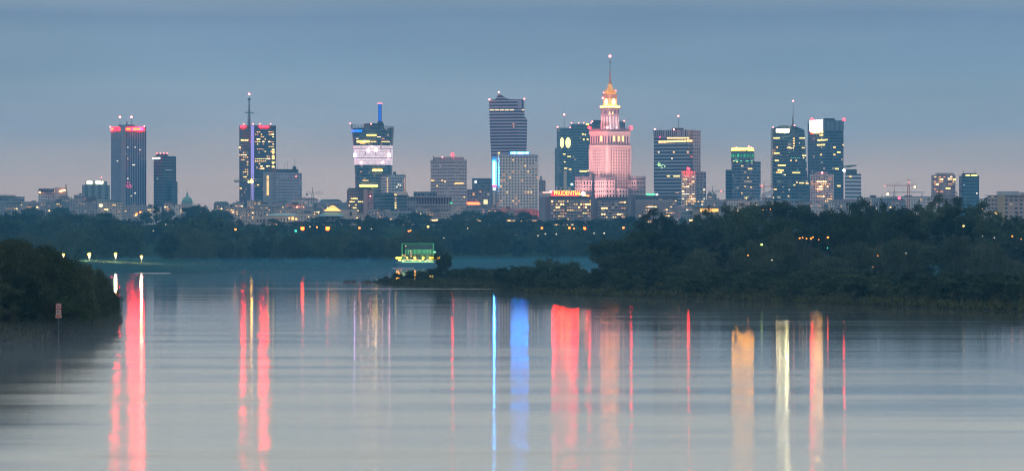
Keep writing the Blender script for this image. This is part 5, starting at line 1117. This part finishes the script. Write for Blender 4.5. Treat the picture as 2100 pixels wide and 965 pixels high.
# ------------------------------------------------------------------ vegetation
def vegetation():
    def prof(tab, x): return float(np.interp(x, [a for a, _ in tab], [c for _, c in tab]))
    # left foreground bushes
    L = [(-60, 500, 476, 'near', 13), (-10, 505, 482, 'near', 11), (28, 498, 484, 'near', 10), (60, 510, 494, 'near', 9), (92, 503, 511, 'near', 8.5), (122, 512, 521, 'near', 8), (150, 508, 533, 'near', 8), (182, 540, 541, 'near', 7.5), (205, 565, 566, 'near', 5.5), (222, 590, 592, 'near', 3.6),
         (10, 488, 560, 'near', 9), (46, 512, 570, 'near', 8), (100, 500, 590, 'near', 7.5), (140, 505, 600, 'near', 7), (170, 522, 600, 'near', 6), (-40, 485, 560, 'near', 10), (30, 560, 500, 'near', 10), (95, 570, 525, 'near', 9), (150, 590, 545, 'near', 8), (228, 606, 612, 'near', 2.8), (210, 575, 610, 'near', 4)]
    for i, (px, D, ty, kd, w) in enumerate(L):
        place_tree(kd, px, D, ty, 'willow_bush', f"dark {['round', 'tall', 'ragged', 'spreading'][i % 4]} riverside bush {'behind' if px > 110 else 'left of'} the waterway sign, {['front row', 'outer row', 'rear row'][min(2, i//10)]}", 'bush', 'dark bushes on the left foreground bank', wid=w, keepout=False)
    # far treeline
    tabB = [(-40, 432), (60, 436), (150, 440), (195, 433), (250, 445), (300, 458), (350, 448), (420, 434), (470, 445), (520, 452), (600, 458), (660, 459), (700, 448), (740, 442), (800, 448), (860, 452), (930, 450), (1000, 446), (1060, 448), (1120, 452), (1180, 456), (1230, 452), (1280, 446), (1500, 440), (2140, 440)]
    px = -30
    while px < 1330:
        D = R.uniform(2850, 3150); place_tree('far' if R.random() < .8 else 'tall', px, D, prof(tabB, px)+R.uniform(-3, 6), 'broadleaf_tree', f'hazy rear treeline tree {where(px)}', 'tree', 'hazy trees of the far treeline'); px += R.uniform(17, 27)
    px = -20
    while px < 1330:
        D = R.uniform(2450, 2700)
        if not (905 < px < 1235 and R.random() < .35): place_tree('far' if R.random() < .7 else 'tall', px, D, prof(tabB, px)+R.uniform(9, 24), 'broadleaf_tree', f'middle row treeline tree {where(px)}', 'tree', 'hazy trees of the far treeline')
        px += R.uniform(22, 34)
    px = 0
    while px < 930:
        sh = 1880 if px < 430 else 2190; D = sh+R.uniform(20, 120)+(100 if px < 430 else 0)
        ty = R.uniform(478, 500) if px > 440 else R.uniform(470, 492)
        if 190 < px < 470: D += 170; ty = R.uniform(462, 480)
        place_tree('willow' if R.random() < .6 else 'broad', px, D, ty, 'willow_tree' , f'front row waterside tree {where(px)}', 'tree', 'front trees of the left and middle bank'); px += R.uniform(24, 36)
    px = 560
    while px < 1330:
        place_tree('far', px, R.uniform(3180, 3380), R.uniform(446, 460), 'broadleaf_tree', f'tree on the brow below the city roofs {where(px)}', 'tree', 'hazy trees of the far treeline', wid=R.uniform(11, 16), keepout=False); px += R.uniform(16, 30)
    px = 890
    while px < 1300:
        place_tree('far', px, R.uniform(2700, 2950), R.uniform(466, 478), 'broadleaf_tree', f'hazy tree behind the misty meadow {where(px)}', 'tree', 'hazy trees of the far treeline'); px += R.uniform(18, 26)
    px = 900
    while px < 1300:
        place_tree('far', px, R.uniform(2480, 2640), R.uniform(480, 494), 'broadleaf_tree', f'misty tree at the meadow edge {where(px)}', 'tree', 'hazy trees of the far treeline'); px += R.uniform(20, 30)
    # poplar spire near the dome
    place_tree('tall', 320, 3300, 421, 'poplar_tree', 'slim upright poplar left of the green church dome', 'tree', None, wid=5.5)
    # city trees in the haze
    for (px, D, ty) in ((60, 3700, 424), (72, 3600, 428), (125, 3700, 425), (300, 3650, 432), (345, 3600, 428), (395, 3650, 420), (410, 3550, 424), (430, 3600, 428), (450, 3700, 430), (470, 3600, 440), (755, 3650, 440), (790, 3550, 444), (825, 3600, 436), (850, 3550, 432), (870, 3600, 438), (935, 3600, 437), (955, 3550, 432), (975, 3600, 430), (1000, 3500, 436), (1020, 3550, 432), (1045, 3600, 436), (1075, 3550, 434), (1095, 3600, 440), (1400, 3500, 446), (1430, 3450, 444), (1455, 3500, 440)):
        place_tree('far', px, D, ty, 'broadleaf_tree', f'pale hazy city tree among the roofs {where(px)}', 'tree', 'city trees among the low roofs')
    # right bank
    tabR = [(1225, 500), (1245, 478), (1262, 444), (1300, 430), (1345, 429), (1378, 446), (1410, 452), (1440, 432), (1470, 421), (1520, 418), (1560, 414), (1600, 416), (1640, 412), (1668, 425), (1690, 446), (1710, 428), (1735, 410), (1770, 406), (1800, 414), (1835, 424), (1870, 420), (1900, 412), (1940, 398), (1975, 402), (2010, 412), (2035, 425), (2060, 442), (2110, 448), (2160, 440)]
    px = 1258
    while px < 2330:
        D = R.uniform(1380, 1560); place_tree('tall', px, D, prof(tabR, px)+R.uniform(-3, 5), 'poplar_tree', f'tall back row tree of the right bank {where(px)}', 'tree', 'tall dark trees of the right bank', wid=R.uniform(11, 15)); px += R.uniform(30, 46)
    px = 1262
    while px < 2330:
        D = R.uniform(1180, 1340); place_tree('tall' if R.random() < .5 else 'broad', px, D, prof(tabR, px)+R.uniform(14, 50), 'broadleaf_tree', f'dark middle row tree of the right bank {where(px)}', 'tree', 'tall dark trees of the right bank', wid=R.uniform(11, 15)); px += R.uniform(40, 58)
    px = 1268
    while px < 2330:
        D = R.uniform(1060, 1160); place_tree('willow' if R.random() < .6 else 'broad', px, D, prof(tabR, px)+R.uniform(62, 98), 'willow_tree', f'drooping front row tree of the right bank {where(px)}', 'tree', 'front trees of the right bank', wid=R.uniform(10, 14)); px += R.uniform(46, 66)
    # trees and shrubs of the spit
    place_tree('broad', 909, 1225, 514, 'willow_tree', 'single dark willow on the spit right of the floating restaurant', 'tree', None, wid=6.2, keepout=False)
    for (px, D, ty, w) in ((1122, 1190, 528, 7), (1160, 1180, 540, 5), (1175, 1200, 536, 5), (1290, 1120, 541, 8), (1095, 1230, 548, 4)): place_tree('broad', px, D, ty, 'willow_tree', f'small round tree on the low spit {where(px)}', 'tree', 'small trees on the spit', wid=w)
    px = 790
    while px < 1230:
        D = 96000/(np.interp(px, [785, 860, 940, 1040, 1075, 1230], [582, 586, 588, 593, 601, 607])-505)+R.uniform(14, 26)
        ty = np.interp(px, [785, 820, 880, 950, 1040, 1100, 1230], [572, 560, 553, 549, 548, 556, 560])+R.uniform(-3, 7)
        place_tree('shrub', px, D+30, ty, 'shrub', f'low dark shrub on the spit {where(px)}', 'shrub', 'shrubs along the spit', wid=R.uniform(5, 8), keepout=False); px += R.uniform(12, 20)
    for row, (off, y0) in enumerate(((28, 0), (80, -13), (150, -24))):
        px = 1052+row*12
        while px < 2300:
            sy = np.interp(px, [1040, 1075, 1200, 1400, 1700, 1900, 2100, 2200], [592, 601, 606, 612, 625, 632, 640, 644]); D = 96000/(sy-505)+off+R.uniform(-8, 12)
            ty = sy-30+y0+R.uniform(-7, 6)+(6 if row == 0 else 0)
            place_tree('shrub', px, D, ty, 'shrub', f"{['waterside', 'second row', 'rear row'][row]} dark shrub of the right bank {where(px)}", 'shrub', 'shrubs along the right bank', wid=R.uniform(5.5, 8.5), keepout=False); px += R.uniform(30, 42)
vegetation()

def undergrowth():
    """reeds and grass along the shores: uncountable, one object"""
    rng = np.random.default_rng(5); P = []
    def along(poly, i0, i1, n, wid, hmin, hmax):
        seg = poly[i0:i1+1]; ls = [math.dist(a, c) for a, c in zip(seg, seg[1:])]; tot = sum(ls)
        for _ in range(n):
            d = rng.random()*tot; j = 0
            while j < len(ls)-1 and d > ls[j]: d -= ls[j]; j += 1
            a, c = seg[j], seg[j+1]; t = d/ls[j]; nx, ny = -(c[1]-a[1])/ls[j], (c[0]-a[0])/ls[j]; o = rng.random()**1.3*wid+1
            P.append((a[0]+(c[0]-a[0])*t+nx*o, a[1]+(c[1]-a[1])*t+ny*o, rng.uniform(hmin, hmax)))
    along(spit, 0, 11, 22000, 42, .4, 1.3); along(spit, 0, 11, 12000, 14, .2, .9); along(fore, 0, 5, 0, 10, .5, 1.5)
    along(farb, 5, 11, 8000, 30, .4, 1.3); along(farb, 1, 5, 3000, 60, .1, .35)
    for _ in range(9000):
        y = 470+rng.random()*140; x = np.interp(y, [470, 492, 519, 560, 612], [-66, -60, -57.5, -58.5, -62])-rng.random()**1.5*14; P.append((x, y, rng.uniform(.6, 2.2)))
    P = np.array(P); z = terrain_h(P[:, 0], P[:, 1]); ok = z > -.4; P = P[ok]; z = z[ok]; n = len(P)
    a = rng.random(n)*6.28; w = rng.uniform(.12, .4, n); lean = rng.normal(size=(n, 2))*.35
    dx, dy = np.cos(a)*w, np.sin(a)*w; h = P[:, 2]
    v = np.stack([np.stack([P[:, 0]-dx, P[:, 1]-dy, z-.2], 1), np.stack([P[:, 0]+dx, P[:, 1]+dy, z-.2], 1), np.stack([P[:, 0]+lean[:, 0]*h+dx*.6, P[:, 1]+lean[:, 1]*h+dy*.6, z+h*.8], 1), np.stack([P[:, 0]+lean[:, 0]*h*1.3, P[:, 1]+lean[:, 1]*h*1.3, z+h], 1)], 1).reshape(-1, 3)
    me = bpy.data.meshes.new('reeds'); me.from_pydata(v.tolist(), [], np.arange(4*n).reshape(-1, 4).tolist()); me.materials.append(foliage_mat((.026, .038, .018), (.15, .145, .066)))
    o = link('reeds', me); tag(o, 'dark reeds and grass fringing the river banks', 'reeds', kind='stuff')
undergrowth()

def groyne():
    rng = random.Random(4)
    for px0, px1, D, lab in ((706, 728, 1300, 'small dark rock islet in the river left of the spit'), (742, 785, 1292, 'low dark rock groyne reaching left from the spit tip')):
        x = px_x((px0+px1)/2, D); t = MB()
        for i in range(26):
            u = px_x(rng.uniform(px0, px1), D)-x; r = rng.uniform(.3, .9); cx, cy = u, rng.uniform(-3, 3)
            pts = [(cx+r*rng.uniform(.7, 1.3)*math.cos(q*1.05), cy+r*rng.uniform(.7, 1.3)*math.sin(q*1.05)) for q in range(6)]
            t.prism(pts, -.6, rng.uniform(.25, .9), [(cx+(p[0]-cx)*.5, cy+(p[1]-cy)*.5) for p in pts])
        o = t.build('rock_groyne', plain((.07, .07, .07), .9), loc=(x, D, 0)); tag(o, lab, 'rocks')
groyne()
def sandbar():
    D = 1752; x = px_x(315, D); m = MB(); n = 24; pts = []
    for q in range(n): a = 2*math.pi*q/n; pts.append((9*math.cos(a)*(1+.15*math.sin(3*a)), 4*math.sin(a)*(1+.2*math.cos(2*a))))
    m.prism(pts, -.5, .25, [(p[0]*.8, p[1]*.6) for p in pts]); o = m.build('sandbar', plain((.30, .28, .26), .9), loc=(x, D-6, 0)); tag(o, kind='structure')
sandbar()

# ------------------------------------------------------------------ haze
def haze():
    m = MB(); m.box(-7200, 7200, -700, 8200, -5, 262)
    mt = bpy.data.materials.new('haze'); mt.use_nodes = True; nt = mt.node_tree
    for n in list(nt.nodes): nt.nodes.remove(n)
    out = nt.nodes.new('ShaderNodeOutputMaterial'); v = nt.nodes.new('ShaderNodeVolumePrincipled'); nt.links.new(v.outputs[0], out.inputs['Volume'])
    v.inputs['Color'].default_value = (.14, .52, .90, 1); v.inputs['Density'].default_value = 8.0e-5; v.inputs['Anisotropy'].default_value = .2
    o = m.build('haze', mt); tag(o, 'thin blue evening haze over the river and city', 'haze', kind='stuff')
haze()

def mist():
    """thin mist lying on the far river and wet meadow, and a breath of it under the left bank"""
    for (x0, x1, y0, y1, h, d, lab, c) in ((-1500, 1500, 1290, 2950, 6.0, 3.0e-4, 'low blue mist lying on the far river and wet meadow', (.10, .50, .85, 1)),
                                           (-260, -28, 330, 640, 3.0, 1.1e-3, 'pale mist under the dark bushes of the left bank', (.55, .65, .75, 1))):
        m = MB(); m.box(x0, x1, y0, y1, .04, h)
        mt = bpy.data.materials.new('mist'); mt.use_nodes = True; nt = mt.node_tree
        for n in list(nt.nodes): nt.nodes.remove(n)
        out = nt.nodes.new('ShaderNodeOutputMaterial'); v = nt.nodes.new('ShaderNodeVolumePrincipled'); nt.links.new(v.outputs[0], out.inputs['Volume'])
        v.inputs['Color'].default_value = c; v.inputs['Density'].default_value = d; v.inputs['Anisotropy'].default_value = .2
        o = m.build('mist', mt); tag(o, lab, 'mist', kind='stuff')
mist()
